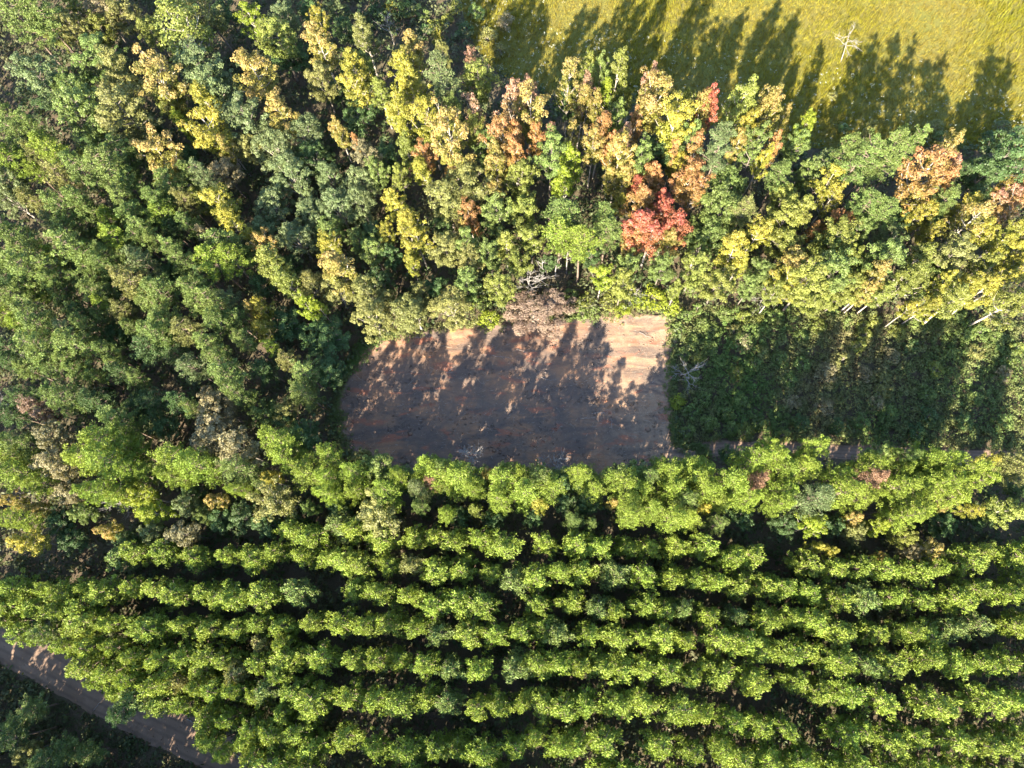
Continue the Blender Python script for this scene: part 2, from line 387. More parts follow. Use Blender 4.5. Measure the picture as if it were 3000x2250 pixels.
def plant_at(px, py, rpx, kind, colour, h=None, squeeze=1.0):
    """crown centre seen at photograph pixel (px, py), crown radius rpx pixels"""
    p = PAT[kind][0]
    d0 = depth(at(px, py, 8.0)); rad = rpx * d0 / F_PX * squeeze
    if h is None:
        base_h = {'F': 15.0, 'P': 14.5, 'C': 13.0, 'K': 13.0, 'B': 12.0, 'V': 12.0, 'O': 11.0, 'S': 1.9, 'Q': 9.0}[kind]
        rel = rad / p['r']
        h = base_h * (min(1.25, max(0.35, 0.45 + 0.55 * rel)) if kind != 'S' else max(0.6, min(2.2, rel)))
    if kind in 'PFB': h *= R.uniform(0.82, 1.16)
    if py < 470 and px > 1250 and kind in 'CKVBP' and rpx > 22: h *= 1.36
    w = at(px, py, p['zc'] * h / p['h'])
    return plant(kind, colour, w[:2], h, rad)

# ------------------------------------------------------------------ the ground
def struct(o): o['kind'] = 'structure'; return o
def stuff(o, label=None, cat=None):
    o['kind'] = 'stuff'
    if label: o['label'] = label; o['category'] = cat
    return o
GS = 4500.0
struct(link('ground', mesh_from('ground', [(-GS,-GS,0),(GS,-GS,0),(GS,GS,0),(-GS,GS,0)], [(0,1,2,3)], M_FLOOR)))

def smooth_line(pts, n=8):
    pts = np.asarray(pts, float); t = np.arange(len(pts)); tt = np.linspace(0, len(pts) - 1, (len(pts) - 1) * n + 1)
    out = []
    for x in tt:                                    # Catmull-Rom
        i = min(int(x), len(pts) - 2); f = x - i
        p0, p1, p2, p3 = pts[max(i - 1, 0)], pts[i], pts[i + 1], pts[min(i + 2, len(pts) - 1)]
        out.append(0.5 * (2 * p1 + (p2 - p0) * f + (2 * p0 - 5 * p1 + 4 * p2 - p3) * f ** 2 + (3 * p1 - p0 - 3 * p2 + p3) * f ** 3))
    return np.array(out)
def inside(poly, x, y):
    x, y = np.atleast_1d(x), np.atleast_1d(y); c = np.zeros(len(x), bool); n = len(poly); j = n - 1
    for i in range(n):
        xi, yi = poly[i]; xj, yj = poly[j]
        c ^= ((yi > y) != (yj > y)) & (x < (xj - xi) * (y - yi) / (yj - yi + 1e-12) + xi); j = i
    return c
def dist_line(line, x, y):
    P = np.column_stack([np.atleast_1d(x), np.atleast_1d(y)]); best = np.full(len(P), 1e9)
    for a, b in zip(line[:-1], line[1:]):
        ab = b - a; t = np.clip(((P - a) @ ab) / (ab @ ab + 1e-9), 0, 1)
        best = np.minimum(best, np.linalg.norm(P - a - t[:, None] * ab, axis=1))
    return best
def g2(px, py): return at(px, py, 0)[:2]

# meadow
edge = [(1330, -60), (1400, 150), (1560, 260), (1900, 320), (2200, 400), (2450, 440), (2750, 430), (3050, 470)]
medge = smooth_line([g2(*p) for p in edge], 6)
MEADOW = list(map(tuple, medge)) + [(190, 62), (190, 260), (-60, 260), (-30, 130)]
struct(link('meadow', mesh_from('meadow', [(x, y, 0.006) for x, y in MEADOW], [tuple(range(len(MEADOW)))][::1], M_MEADOW)))

# clearing: a scraped rectangle of soil, ridged by the blade that levelled it
clr = [(985, 1215), (1000, 1130), (1045, 1050), (1085, 1005), (1200, 975), (1400, 950), (1660, 935), (1800, 920), (1955, 912),
       (1968, 1010), (1966, 1130), (1975, 1230), (1985, 1300), (2060, 1320), (2050, 1400), (1900, 1415), (1600, 1415), (1300, 1400), (1120, 1375), (1010, 1310)]
CLEAR = smooth_line([g2(*p) for p in clr + clr[:1]], 3)[:-1]
def fbm(x, y, seed, octs=4, s=1.0):
    rng = np.random.default_rng(seed); v = np.zeros_like(x, float); amp = 1.0
    for o in range(octs):
        for k in range(4):
            a = rng.uniform(0, 6.28); f = s * 2 ** o * rng.uniform(0.7, 1.4)
            v += amp * np.sin((x * math.cos(a) + y * math.sin(a)) * f + rng.uniform(0, 6.28)) / 4
        amp *= 0.55
    return v
x0, y0 = CLEAR.min(0); x1, y1 = CLEAR.max(0); st = 0.2
nx, ny = int((x1 - x0) / st) + 2, int((y1 - y0) / st) + 2
gx, gy = np.meshgrid(x0 + np.arange(nx) * st, y0 + np.arange(ny) * st)
fx, fy = gx.ravel(), gy.ravel()
ed = dist_line(np.vstack([CLEAR, CLEAR[:1]]), fx, fy); ins = inside(CLEAR, fx, fy)
wob = fbm(fx, fy, 5, 4, 0.9) * 0.75
sd_ = np.where(ins, ed, -ed) + wob
zz = 0.02 + 0.05 * fbm(fx * 0.3, fy * 1.6, 6, 4, 1.0) + 0.09 * fbm(fx, fy, 8, 5, 1.0) + RNG.normal(0, 0.012, len(fx))
zz = np.clip(zz, -0.03, 0.25) + 0.06 - np.clip(0.5 - sd_, 0, 1) * 0.1 + 0.16 * np.exp(-((sd_ - 0.4) / 0.35) ** 2)
idx = np.arange(nx * ny).reshape(ny, nx)
q = np.stack([idx[:-1, :-1], idx[:-1, 1:], idx[1:, 1:], idx[1:, :-1]], -1).reshape(-1, 4)
q = q[(sd_[q] > -0.25).all(1)]
struct(link('clearing', mesh_from('clearing', np.column_stack([fx, fy, np.maximum(zz, 0.01)]), q, M_SOIL, smooth=True)))

def road_strip(name, line, width, crown=0.05, z=0.014, mat=M_ROAD, wob=0.2, seed=3):
    L = smooth_line(line, 10); t = np.gradient(L, axis=0); t /= np.linalg.norm(t, axis=1)[:, None]; nrm = np.column_stack([-t[:, 1], t[:, 0]])
    m = 13; u = np.linspace(-1, 1, m); V, A = [], []
    rng = np.random.default_rng(seed)
    wl_ = rng.normal(0, wob, (len(L), 2)); wl_ = (wl_ + np.roll(wl_, 1, 0) + np.roll(wl_, 2, 0)) / 3
    for i in range(len(L)):
        for k in range(m):
            s = u[k] * (width / 2) + (wl_[i, 0] * max(0, u[k]) ** 4 - wl_[i, 1] * max(0, -u[k]) ** 4)
            rut = -0.05 * (math.exp(-((abs(u[k]) - 0.45) / 0.13) ** 2)) + 0.03
            V.append((*(L[i] + nrm[i] * s), z + crown * (1 - u[k] ** 2) + max(rut, -0.04) * (1 - abs(u[k]) ** 6)))
            A.append(u[k])
    idx = np.arange(len(L) * m).reshape(len(L), m)
    F = np.stack([idx[:-1, :-1], idx[:-1, 1:], idx[1:, 1:], idx[1:, :-1]], -1).reshape(-1, 4)
    if True: F = F[:, ::-1]
    return struct(link(name, mesh_from(name, V, F, mat, {'across': ('POINT', A)}, smooth=True))), L
road_px = [(-420, 1700), (-200, 1790), (0, 1878), (130, 1945), (271, 2024), (400, 2092), (509, 2142), (690, 2228), (850, 2310), (1050, 2420)]
_, ROAD = road_strip('road', [g2(*p) for p in road_px], 4.3)
track_px = [(1960, 1345), (2060, 1318), (2200, 1312), (2400, 1318), (2600, 1330), (2800, 1338), (3050, 1345), (3300, 1350)]
_, TRACK = road_strip('track', [g2(*p) for p in track_px], 1.9, 0.02, 0.012)

def free(x, y, road=0.0, clear=0.0):
    ok = (dist_line(ROAD, x, y) > 2.15 + road) & (dist_line(TRACK, x, y) > 1.3 + road)
    ok &= ~inside(CLEAR, x, y)
    if clear: ok &= dist_line(np.vstack([CLEAR, CLEAR[:1]]), x, y) > clear
    return ok

# ------------------------------------------------------------------ trees as surveyed (crown centre x, y, radius in enlarged sheet units)
K = 750 / 2210.0
SHEETS = {}
SHEETS[0, 0] = """120 150 180 P g1;330 110 170 P g1;560 190 140 B ol;690 90 110 C g2;860 70 150 B tn;640 250 110 B ol;830 240 110 B g2;470 290 90 B g2;1060 130 150 B ol
1290 260 120 B g2;1540 190 260 K g2;1800 70 150 B ol;2170 170 110 C li;1950 90 130 B g3;820 480 190 B g1;300 620 180 B gy;420 780 150 B g3;640 740 160 B g1;680 960 190 B g1;960 600 140 B ol
1350 650 220 V yo;1100 960 220 B ol;1020 730 130 B ol;1450 880 110 C g2;1570 1050 90 C li;1720 560 200 B gy;1870 720 200 B gy;1780 850 130 C ye;1830 1110 190 V ye;2110 1010 180 B gy;1960 1240 100 C yo;2140 1250 120 B ol
150 1130 150 P g1;60 990 120 P g1;260 1070 100 P g1;90 1340 140 P g2;380 1290 120 P g2;540 1350 120 P g2;270 1480 90 P g2;1000 1280 150 P g1;1200 1310 110 P g1;800 1190 140 B g3;1390 1350 180 V yo
760 1370 90 B g2;900 1430 160 P g1;720 1480 150 P g1;520 1540 140 P ol;1060 1470 120 P g1;1640 1490 110 P g1;1760 1500 110 P gy;1430 1590 150 P g1;1100 1610 130 P g1;1950 1480 130 B tn;60 1560 140 B gy;1600 1350 110 B g3;1300 1120 130 B g3;330 1330 90 P ol"""
SHEETS[1, 0] = """230 130 120 B gy;660 30 90 B gy;180 330 160 B g2;530 150 80 C ye;560 380 150 C yo;930 290 120 C ol;10 620 180 C yo;560 680 130 B ol;840 560 150 C ye;860 760 130 C ye;970 560 100 C g2
290 480 170 B g3;1300 400 140 C yo;1320 600 150 C ye;1330 730 140 C ye;1070 790 100 C g2;1570 330 55 C ye;1590 430 70 B ol;1860 560 95 K pk;1900 700 140 B g2;1600 650 150 P gy;1230 960 160 C ye;180 950 150 C yo
700 1130 95 C yo;1480 1000 140 C ye;1680 930 100 P g1;1890 970 120 K pk;2170 880 130 K pk;1670 1180 170 C yo;2130 1180 140 C or;2060 1330 110 C yo;960 1340 110 B tn;440 1160 170 O gy;200 1300 220 O gy;480 1330 150 O g3
1300 1280 110 C g2;1460 1330 110 C or;1440 1470 110 C ye;1700 1420 90 C or;2110 1450 80 C yo;640 1520 130 O gy;900 1560 150 O gy;300 1530 200 O gy;1830 1580 190 B ol;1120 1330 140 B g3;2080 1620 80 C yo;1990 1250 120 B g1
840 1230 45 C or;1220 1510 80 B g2;1450 1220 80 B g1;1900 1130 90 B g2;1050 1480 100 B g1;700 800 110 B g3;900 980 150 B g3;760 250 110 B g3;480 80 110 B g3"""
SHEETS[2, 0] = """480 700 130 K yo;650 590 75 C g2;900 640 120 C g2;760 650 90 B g1;650 790 105 K pk;740 900 80 C yo;590 890 90 C yo;800 800 80 C li;120 790 90 C pk;130 930 160 V yo;1210 740 115 C pk;1200 890 170 V yo
1000 850 55 C g2;1690 880 125 C rd;1640 990 120 C yo;1400 1060 170 V ye;1930 880 150 C g2;2190 950 120 C yo;2010 1090 110 C ye;1940 1220 80 C yo;750 1110 110 C or;960 1200 105 K pk;930 1330 130 C yo;830 1270 80 C or;700 1220 100 C yo
210 1170 80 C or;310 1160 65 K pk;520 1180 80 K yo;40 1210 90 C or;40 1320 100 C or;330 1320 130 B g1;480 1400 140 C li;460 1560 120 C li;1800 1260 130 P gy;1570 1200 100 B g1;1110 1370 100 B g1;1230 1290 110 B g3;2140 1230 120 B g1;2160 1360 80 C ye
1410 1330 65 C or;1600 1320 100 C or;1440 1420 90 C ye;830 1530 80 C yo;980 1530 120 C yo;1220 1510 130 C or;1560 1550 160 C or;1850 1590 170 O g1;1100 1610 90 C rd;500 880 110 B g3;900 1000 100 B g1;1060 1080 80 C or;1500 920 70 C g2;1350 1180 90 B g1;60 1560 130 B g2"""
SHEETS[3, 0] = """40 950 110 C yo;150 980 60 C yo;50 1270 85 C or;330 1090 80 B li;250 1220 110 B g1;640 1290 110 P g1;820 1330 150 P g1;1020 1330 140 P g1;1230 1270 100 P g1;810 1200 80 B ol;900 1430 160 P g1;1370 1480 230 K or;1570 1300 100 C yo;1500 1590 130 C or;1580 1450 100 C pk
100 1520 130 P g1;560 1540 130 C ye;350 1500 100 B g1;2050 1340 190 B g3;1900 1500 160 B g3;2140 1590 120 C or;2000 1610 90 C yo;2150 1250 100 B ol;490 1400 100 B gy;1700 1480 90 B g3;1130 1170 70 B g1"""
SHEETS[0, 1] = """80 60 130 O gy;500 90 130 P g1;700 100 130 P g1;430 220 100 P gy;600 290 150 P g1;790 200 120 P g1;950 240 120 P g2;1050 60 120 P g1;1180 190 140 P g1;1210 310 110 P g1;1000 370 110 P g2;1400 190 130 P g2;1350 70 110 P g1
1620 290 110 P g1;1880 80 140 C ye;1950 210 120 C ye;1740 50 90 C g2;2180 390 95 C ye;100 370 140 P g1;250 490 140 P g1;450 550 110 P g2;640 460 150 P g1;760 560 140 P g2;930 530 110 P g1;1190 420 130 P g1;1340 400 100 P g1;1510 510 120 P g1;1560 610 100 P g1
1760 400 90 C tn;1880 420 120 P g1;2040 420 120 P g1;1820 560 150 P g2;2000 590 130 P g2;2110 520 100 P g1;1100 600 110 P g1;1240 590 120 P gy;1150 740 140 P ol;60 560 110 P g1;200 640 150 P g1;450 680 120 P g1;220 770 120 P g1;340 850 90 P g2;100 870 120 P g1;470 790 100 P g1
790 690 130 P g1;890 620 110 P g1;830 870 130 P g1;650 740 100 P g1;1400 820 150 P g1;1280 930 130 P g1;1700 840 130 P g1;1840 920 120 P g1;1970 960 120 P gy;1700 970 110 P g1;2150 990 80 C yo;290 1010 150 P g1;550 970 110 P g1;900 950 90 P g2;50 1080 120 P g2;140 1150 100 P g2
350 1110 130 P g1;1090 1020 110 P ol;1420 1080 140 P g1;590 1190 120 P gy;750 1150 110 P g1;880 1090 80 P g1;1130 1170 90 P g1;1360 1200 120 P g1;1600 1210 140 P ol;1900 1120 120 P g1;2020 1090 110 P g1;1790 1310 120 P g1;2110 1270 100 P g1;330 1330 150 P g1;600 1340 140 P g1
780 1300 90 P g1;420 1480 150 P g1;640 1450 110 P g1;900 1380 100 P g1;970 1490 90 P g1;230 1540 90 P g1;830 1570 80 P g1;650 1550 110 P g1;1680 1540 130 P gy;1870 1440 110 P g1;1930 1580 150 P g1;1200 1620 90 P g1;1050 1570 110 P g3;60 1330 120 P g3;90 1480 110 P g3
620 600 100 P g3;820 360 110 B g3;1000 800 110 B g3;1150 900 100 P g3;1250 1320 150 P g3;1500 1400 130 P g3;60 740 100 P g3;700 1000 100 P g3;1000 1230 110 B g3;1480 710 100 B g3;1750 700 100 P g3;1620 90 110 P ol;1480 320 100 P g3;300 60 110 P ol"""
SHEETS[1, 1] = """150 120 170 O gy;480 200 150 O gy;700 130 170 O gy;900 90 150 O gy;640 290 130 O g1;80 330 130 O gy;350 390 170 O gy;40 440 100 C yo;120 590 150 C g2;270 770 130 C g2;1230 110 125 C ye;1270 250 130 C ye;1390 420 115 C ye;1330 600 80 C ye;1120 310 80 C ye
620 440 100 C ye;690 640 165 C yo;1020 510 100 B g1;860 410 90 B g1;1620 480 140 B ol;1830 580 110 B ol;1650 60 160 B ol;1830 160 100 C or;1760 310 60 C yo;1900 290 55 C or;1850 430 110 B g1;2100 150 140 B g1;2150 430 110 C g2;2010 480 110 B g1
490 800 140 O ol;690 850 150 O ol;960 850 160 O ol;1130 930 110 O ol;980 1080 190 O ol;1320 1040 180 O ol;1370 1210 140 O ol;1680 1080 190 O ol;1430 850 80 B ol;430 1000 85 C li;540 990 60 C li;30 1000 85 C ye;40 1180 90 C ye
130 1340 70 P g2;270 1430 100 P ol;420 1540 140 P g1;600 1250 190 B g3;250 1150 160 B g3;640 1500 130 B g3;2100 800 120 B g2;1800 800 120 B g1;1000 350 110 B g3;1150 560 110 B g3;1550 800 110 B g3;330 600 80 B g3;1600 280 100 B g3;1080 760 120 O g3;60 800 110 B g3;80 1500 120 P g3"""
SHEETS[2, 1] = """100 130 140 B g2;430 190 170 P g1;420 350 190 P g2;600 440 150 P g2;170 380 110 C g2;800 200 130 P g1;830 330 130 P g1;930 70 80 C ye;1150 80 140 C or;1110 260 170 C rd;1420 250 140 C rd;1260 180 130 C rd;1200 360 150 K rd;1060 400 110 C or;1290 90 110 C rd;1330 330 110 K rd;1380 410 110 C yo;1000 510 60 C yo
1560 20 90 K or;1830 140 220 O g1;1700 380 180 O g1;1600 510 110 O g1;2110 350 120 C ye;1950 510 160 C ye;1960 630 90 C ye;1000 650 120 B g1;960 800 110 B g2;780 720 100 C li;1310 620 110 B g1;1780 790 150 B g2;1590 640 130 B g2;2130 720 120 B g1
1430 830 70 C g2;300 600 80 B g3;60 600 110 B g2;680 560 100 B g3;2020 150 110 P ol;2060 820 90 B g1"""
SHEETS[3, 1] = """100 80 120 B g2;260 130 130 B g2;540 50 110 K ye;850 90 160 P g1;970 160 130 P g1;1330 40 120 C yo;1300 180 110 C ye;1520 100 120 P g1;1440 220 90 P g1;1700 120 120 C ye;1800 230 170 K yo;1430 340 90 C ye;1860 340 120 C ye;2130 140 120 K or;2080 40 110 C pk;2090 370 140 C ye;2150 490 120 C ye
130 240 150 B g2;180 450 140 B g2;400 330 65 C or;550 260 70 C or;690 230 70 C or;600 390 150 B g2;560 490 130 B g1;400 560 110 B g2;1050 370 110 B gy;1000 520 160 B g1;1330 560 130 C g2;1600 540 160 B ol;230 620 130 C yo;120 730 120 C ye;60 880 90 C g2
350 770 170 B g2;600 680 170 B g1;700 800 130 B g2;420 890 150 B g2;640 890 110 B g2;930 720 130 C yo;850 870 90 C yo;1250 720 150 C g2;1000 850 110 C g2;1530 800 110 C ye;1750 790 120 C ye;1660 930 140 C g2;1900 850 130 C ye;2050 760 120 K ye;2110 620 100 C ye;2120 920 150 C g2;1400 960 90 C ye;1230 1000 70 C ye
800 300 100 B g1;1150 220 100 B g3;750 560 110 B g2;1450 650 110 B g1;1850 600 110 C g2"""
SHEETS[0, 2] = """540 90 150 P g1;480 430 130 B tn;850 470 190 P g2;700 620 160 P g2;1010 350 150 P g1;930 700 190 P g2;1150 720 110 P g2;850 920 140 P g2;1070 560 140 P g2;150 760 190 P g2;70 620 140 P g2;330 860 120 P g2;130 480 140 P g1;460 700 140 B tn;600 930 120 B tn
1500 620 160 P g2;1660 700 160 P g2;1450 780 120 P g2;1850 450 210 B tn;2060 560 160 B tn;1870 210 140 B tn;1650 180 80 P g1;1980 50 110 P g1;2060 720 150 P g1;1340 1090 110 C li;1070 950 120 P g2;1200 960 110 C li;1580 1040 90 B gy;1740 1100 75 B g1;1860 990 85 C yo;930 1260 85 C yo;1300 1290 90 B gy;1590 1300 120 B tn
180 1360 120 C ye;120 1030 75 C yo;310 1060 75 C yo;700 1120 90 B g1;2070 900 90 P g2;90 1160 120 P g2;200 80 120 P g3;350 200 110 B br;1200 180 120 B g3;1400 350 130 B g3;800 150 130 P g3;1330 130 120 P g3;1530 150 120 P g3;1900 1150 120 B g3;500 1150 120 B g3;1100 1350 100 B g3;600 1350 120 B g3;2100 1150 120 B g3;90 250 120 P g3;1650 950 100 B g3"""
SHEETS[1, 2] = """400 60 130 P g1;230 230 90 B ol;80 260 110 B g1;200 470 150 P g2;400 430 150 B g3;250 650 150 P g2;430 750 170 P g2;600 660 120 P g2;110 820 95 C ye;180 1010 170 V ol;600 940 100 P g2;650 820 110 P g2;830 740 130 P g2;820 900 110 P g2;1050 720 130 B g1;930 560 90 B ol;1110 940 140 P g2;1240 820 110 P g2
1050 1110 190 V ol;1480 640 130 P g2;1570 760 150 P g2;1420 740 100 P g2;1760 770 170 P g2;1660 560 90 P g1;1500 860 65 P rb;1390 900 90 P gy;1830 890 100 P g2;2030 670 50 C or;1990 750 70 C yo;2080 830 150 P g2;2080 1000 120 P g2;2180 590 80 P g1;2080 610 65 C ye;1640 1080 85 P g2;1910 1100 75 C g2;1390 1060 70 P g1
450 1060 70 B g1;600 300 110 B g3;250 330 110 B g3;700 1070 100 B g3;1200 1250 90 B tn;1750 1130 100 B g3;2050 1170 90 B g3;80 1220 110 B g3;330 1180 100 B g3"""
SHEETS[2, 2] = """70 610 110 P g2;200 740 130 P g1;80 900 160 P g2;310 900 150 P g2;250 1020 90 C ye;580 690 110 P g2;630 800 150 P g2;700 900 120 P g2;850 720 140 P g2;1000 870 150 P g2;1080 560 120 B g1;940 600 100 B g1;1180 760 120 P g1;1300 640 120 P g2;1500 560 160 P g2;1640 640 150 P g2
1400 740 150 P g2;1590 770 150 P g2;1420 880 150 P g2;1150 900 130 P g2;1000 1010 130 P g2;1060 1120 130 P g2;1220 1050 130 P g2;1340 1130 150 P g2;1540 1130 120 P g2;870 1020 60 C yo;1700 930 130 P g2;1800 1010 120 P g2;1850 830 150 P g2;1960 910 130 P g2;1680 1060 75 C ye;1890 560 90 B g3
2080 680 150 P g2;2120 850 110 P rb;2080 990 100 P g2;2180 530 80 P g2;520 1160 100 P g1;710 1190 65 P g1;1780 1230 90 P g1;450 1000 110 B g3;650 1040 110 B g3;1990 1140 110 B g3;1550 950 110 P g1;180 1150 90 B g3"""
SHEETS[3, 2] = """50 600 130 P g2;140 720 150 P g2;280 560 110 P g2;430 590 130 P g2;300 740 130 P g2;90 890 130 P g2;100 1000 110 P g2;400 1020 150 P gy;620 780 130 P g2;690 920 140 P g2;810 1000 110 P g2;920 800 125 P rb;920 520 110 B g1;1030 550 75 P g2;900 660 120 P g2;1180 700 140 P g2
1320 600 130 P g2;1430 690 140 P g2;1560 570 110 P g2;1350 490 90 P g1;1200 520 70 P g1;1150 880 130 P g2;1350 870 150 P g2;1540 830 140 P g2;1200 1050 150 P g2;1180 1140 110 P g2;1560 980 140 P g2;1480 1050 65 C yo;1730 720 130 P g2;1800 870 110 P g2;1760 1070 80 P ye;1920 640 80 C ye
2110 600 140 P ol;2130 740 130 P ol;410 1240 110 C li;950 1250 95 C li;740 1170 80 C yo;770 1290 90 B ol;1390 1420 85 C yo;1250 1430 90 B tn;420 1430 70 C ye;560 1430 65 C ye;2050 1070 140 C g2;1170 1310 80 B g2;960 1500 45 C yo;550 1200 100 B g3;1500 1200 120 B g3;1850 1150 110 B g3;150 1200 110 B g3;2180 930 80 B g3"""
SHEETS[0, 3] = """250 1160 150 P g1;130 1270 120 P g1;230 1520 110 B ol;560 1500 150 P g1;750 1560 130 P g1;1780 1560 110 P g2;1930 1610 90 P g2;60 1430 120 P g3;420 1600 120 P g3;1000 1640 110 P g3"""
BAND = {(1, 2), (2, 2), (3, 2), (0, 2)}
for (ti, tj), txt in SHEETS.items():
    for rec in txt.replace('\n', ';').split(';'):
        a = rec.split()
        if not a: continue
        zx, zy, zr = float(a[0]), float(a[1]), float(a[2]); kind, colr = a[3], a[4]
        px, py = ti * 750 + zx * K, (tj * 563) + zy * K
        sq = 1.0 - 0.06 * max(0.0, min(1.0, (900 - py) / 900.0))
        h = None
        if kind == 'P' and tj == 2 and zr >= 90 and colr != 'g3': kind = 'F'
        if kind in 'PF' and tj == 2: h = 11.6 + 2.2 * min(1, zr / 150) if colr != 'g3' else 9.0
        if (ti, tj) == (2, 2) and 440 < zx < 900 and colr != 'g3': h = 8.5
        if (ti, tj) == (0, 3): h = 10.0 if zx > 1500 else 6.5
        if colr == 'g3': h = {'P': 9.5, 'B': 10.5 if (ti, tj) == (3, 0) else 6.5, 'O': 8.0}[kind]
        plant_at(px, py, zr * K * 1.06, kind, colr, h, sq)

# drop any survey tree whose trunk would stand in the road, the track or the clearing: slide it off instead
for t in TREES:
    x, y, _ = t['pos']
    for _ in range(200):
        if free(x, y, 0.5)[0]: break
        y += -0.15 if (y < 23 and (x > -25 or x + 2.1 * y < -85)) else 0.15
    t['o'].location.x, t['o'].location.y = x, y

# low young trees along the clearing's bottom edge, added to shade its soil
for i, px in enumerate(range(1015, 1660, 46)):
    w = g2(px + R.uniform(-14, 14), 1418 + R.uniform(-8, 22))
    plant('B', R.choice(['g1', 'g1', 'ol', 'g3']), w, R.uniform(5.0, 7.0), R.uniform(1.5, 2.1))

# plantation rows, counted from the top
ROWS = [
 [(830, 1565), (1000, 1555), (1180, 1580), (1340, 1588), (1500, 1598), (1680, 1598), (1890, 1612), (2055, 1619), (2230, 1639), (2350, 1657), (2480, 1675), (2680, 1678), (2835, 1645), (3040, 1632)],
 [(340, 1632), (560, 1630), (720, 1645), (850, 1628), (980, 1645), (1120, 1657), (1275, 1675), (1430, 1675), (1500, 1692), (1680, 1681), (1795, 1690), (1995, 1702), (2115, 1710), (2210, 1722), (2400, 1746), (2620, 1763), (2800, 1757), (2930, 1737), (3040, 1725)],
 [(-40, 1725), (170, 1732), (450, 1734), (570, 1745), (670, 1752), (830, 1740), (945, 1734), (1090, 1742), (1240, 1763), (1420, 1775), (1500, 1775), (1595, 1770), (1750, 1780), (1950, 1790), (2070, 1797), (2185, 1817), (2375, 1835), (2500, 1852), (2680, 1856), (2900, 1834), (3040, 1840)],
 [(-40, 1775), (118, 1793), (354, 1834), (472, 1846), (650, 1846), (803, 1834), (945, 1828), (1120, 1834), (1300, 1852), (1476, 1864), (1640, 1852), (1830, 1864), (2020, 1875), (2140, 1887), (2270, 1917), (2400, 1917), (2505, 1952), (2680, 1946), (2860, 1946), (3040, 1952)],
 [(60, 1855), (240, 1890), (420, 1920), (567, 1935), (708, 1940), (850, 1935), (1040, 1935), (1180, 1952), (1320, 1970), (1476, 1958), (1600, 1952), (1740, 1952), (1915, 1964), (2067, 1982), (2175, 1988), (2315, 2017), (2445, 2041), (2563, 2047), (2705, 2065), (2920, 2059), (3040, 2059)],
 [(240, 1950), (440, 2000), (640, 2023), (827, 2029), (1004, 2047), (1134, 2053), (1264, 2059), (1452, 2065), (1640, 2065), (1820, 2070), (1972, 2070), (2114, 2106), (2232, 2124), (2374, 2130), (2505, 2153), (2634, 2177), (2800, 2177), (3040, 2165)],
 [(380, 2035), (520, 2075), (660, 2110), (803, 2141), (940, 2165), (1063, 2189), (1240, 2189), (1417, 2200), (1500, 2183), (1653, 2177), (1820, 2189), (2008, 2194), (2150, 2218), (2256, 2224), (2350, 2236), (2500, 2252), (2700, 2270), (2900, 2275), (3040, 2270)],
 [(700, 2200), (800, 2235), (950, 2275), (1150, 2300), (1400, 2305), (1700, 2290), (2000, 2310), (2300, 2330)],
]
RIND = 0
for ri, row in enumerate(ROWS):
    W = np.array([at(x, y - 6, 6.4)[:2] for x, y in row]); L = smooth_line(W, 6)
    seg = np.r_[0, np.cumsum(np.linalg.norm(np.diff(L, axis=0), axis=1))]
    s = 0.8; members = []
    while s < seg[-1]:
        x, y = np.interp(s, seg, L[:, 0]), np.interp(s, seg, L[:, 1])
        x += R.gauss(0, 0.2); y += R.gauss(0, 0.16)
        rad = R.uniform(1.1, 1.65); h = R.gauss(9.2, 0.8)
        s += R.choice([R.uniform(1.9, 2.6), R.uniform(2.4, 3.1), R.uniform(2.6, 3.5)]) if ri < 7 else R.uniform(2.8, 3.4)
        if not free(x, y, 1.2)[0]: continue
        if R.random() < 0.04: continue
        u = R.random(); c = 'g2' if u < 0.9 else ('g1' if u < 0.985 else 'ol')
        e = plant('Q', c, (x, y), h, rad, R.choice([0, math.pi]) + R.gauss(0, 0.25)); e.scale.x *= 1.38; e.scale.y *= 1.1; members.append(TREES[-1])
    members.sort(key=lambda m: pix(m['pos'])[0])
    for i, m in enumerate(members):
        m['label'] = '%s pine from the left in the %s row of the young plantation' % (ordinal(i + 1), ordinal(ri + 1))
        m['group'] = 'young pines in plantation rows'

# pines seeded between the rows beside the road
fill = []
for _ in range(400):
    px, py = R.uniform(-60, 950), R.uniform(1760, 2300)
    if py < 1720 + 0.18 * px or len(fill) > 44: continue
    x, y = at(px, py, 6.0)[:2]
    if not free(x, y, 1.0)[0] or y < -0.47 * x - 38: continue
    if any(t['kind'] == 'Q' and (t['pos'][0] - x) ** 2 + (t['pos'][1] - y) ** 2 < 1.6 ** 2 for t in TREES): continue
    plant('Q', 'g2' if R.random() < 0.8 else 'ol', (x, y), R.uniform(7.5, 9.5), R.uniform(1.3, 1.8)); fill.append(TREES[-1])
fill.sort(key=lambda m: pix(m['pos'])[0])
for i, m in enumerate(fill):
    m['label'] = '%s pine from the left among those seeded between rows beside the road' % ordinal(i + 1); m['group'] = 'pines seeded between the rows'

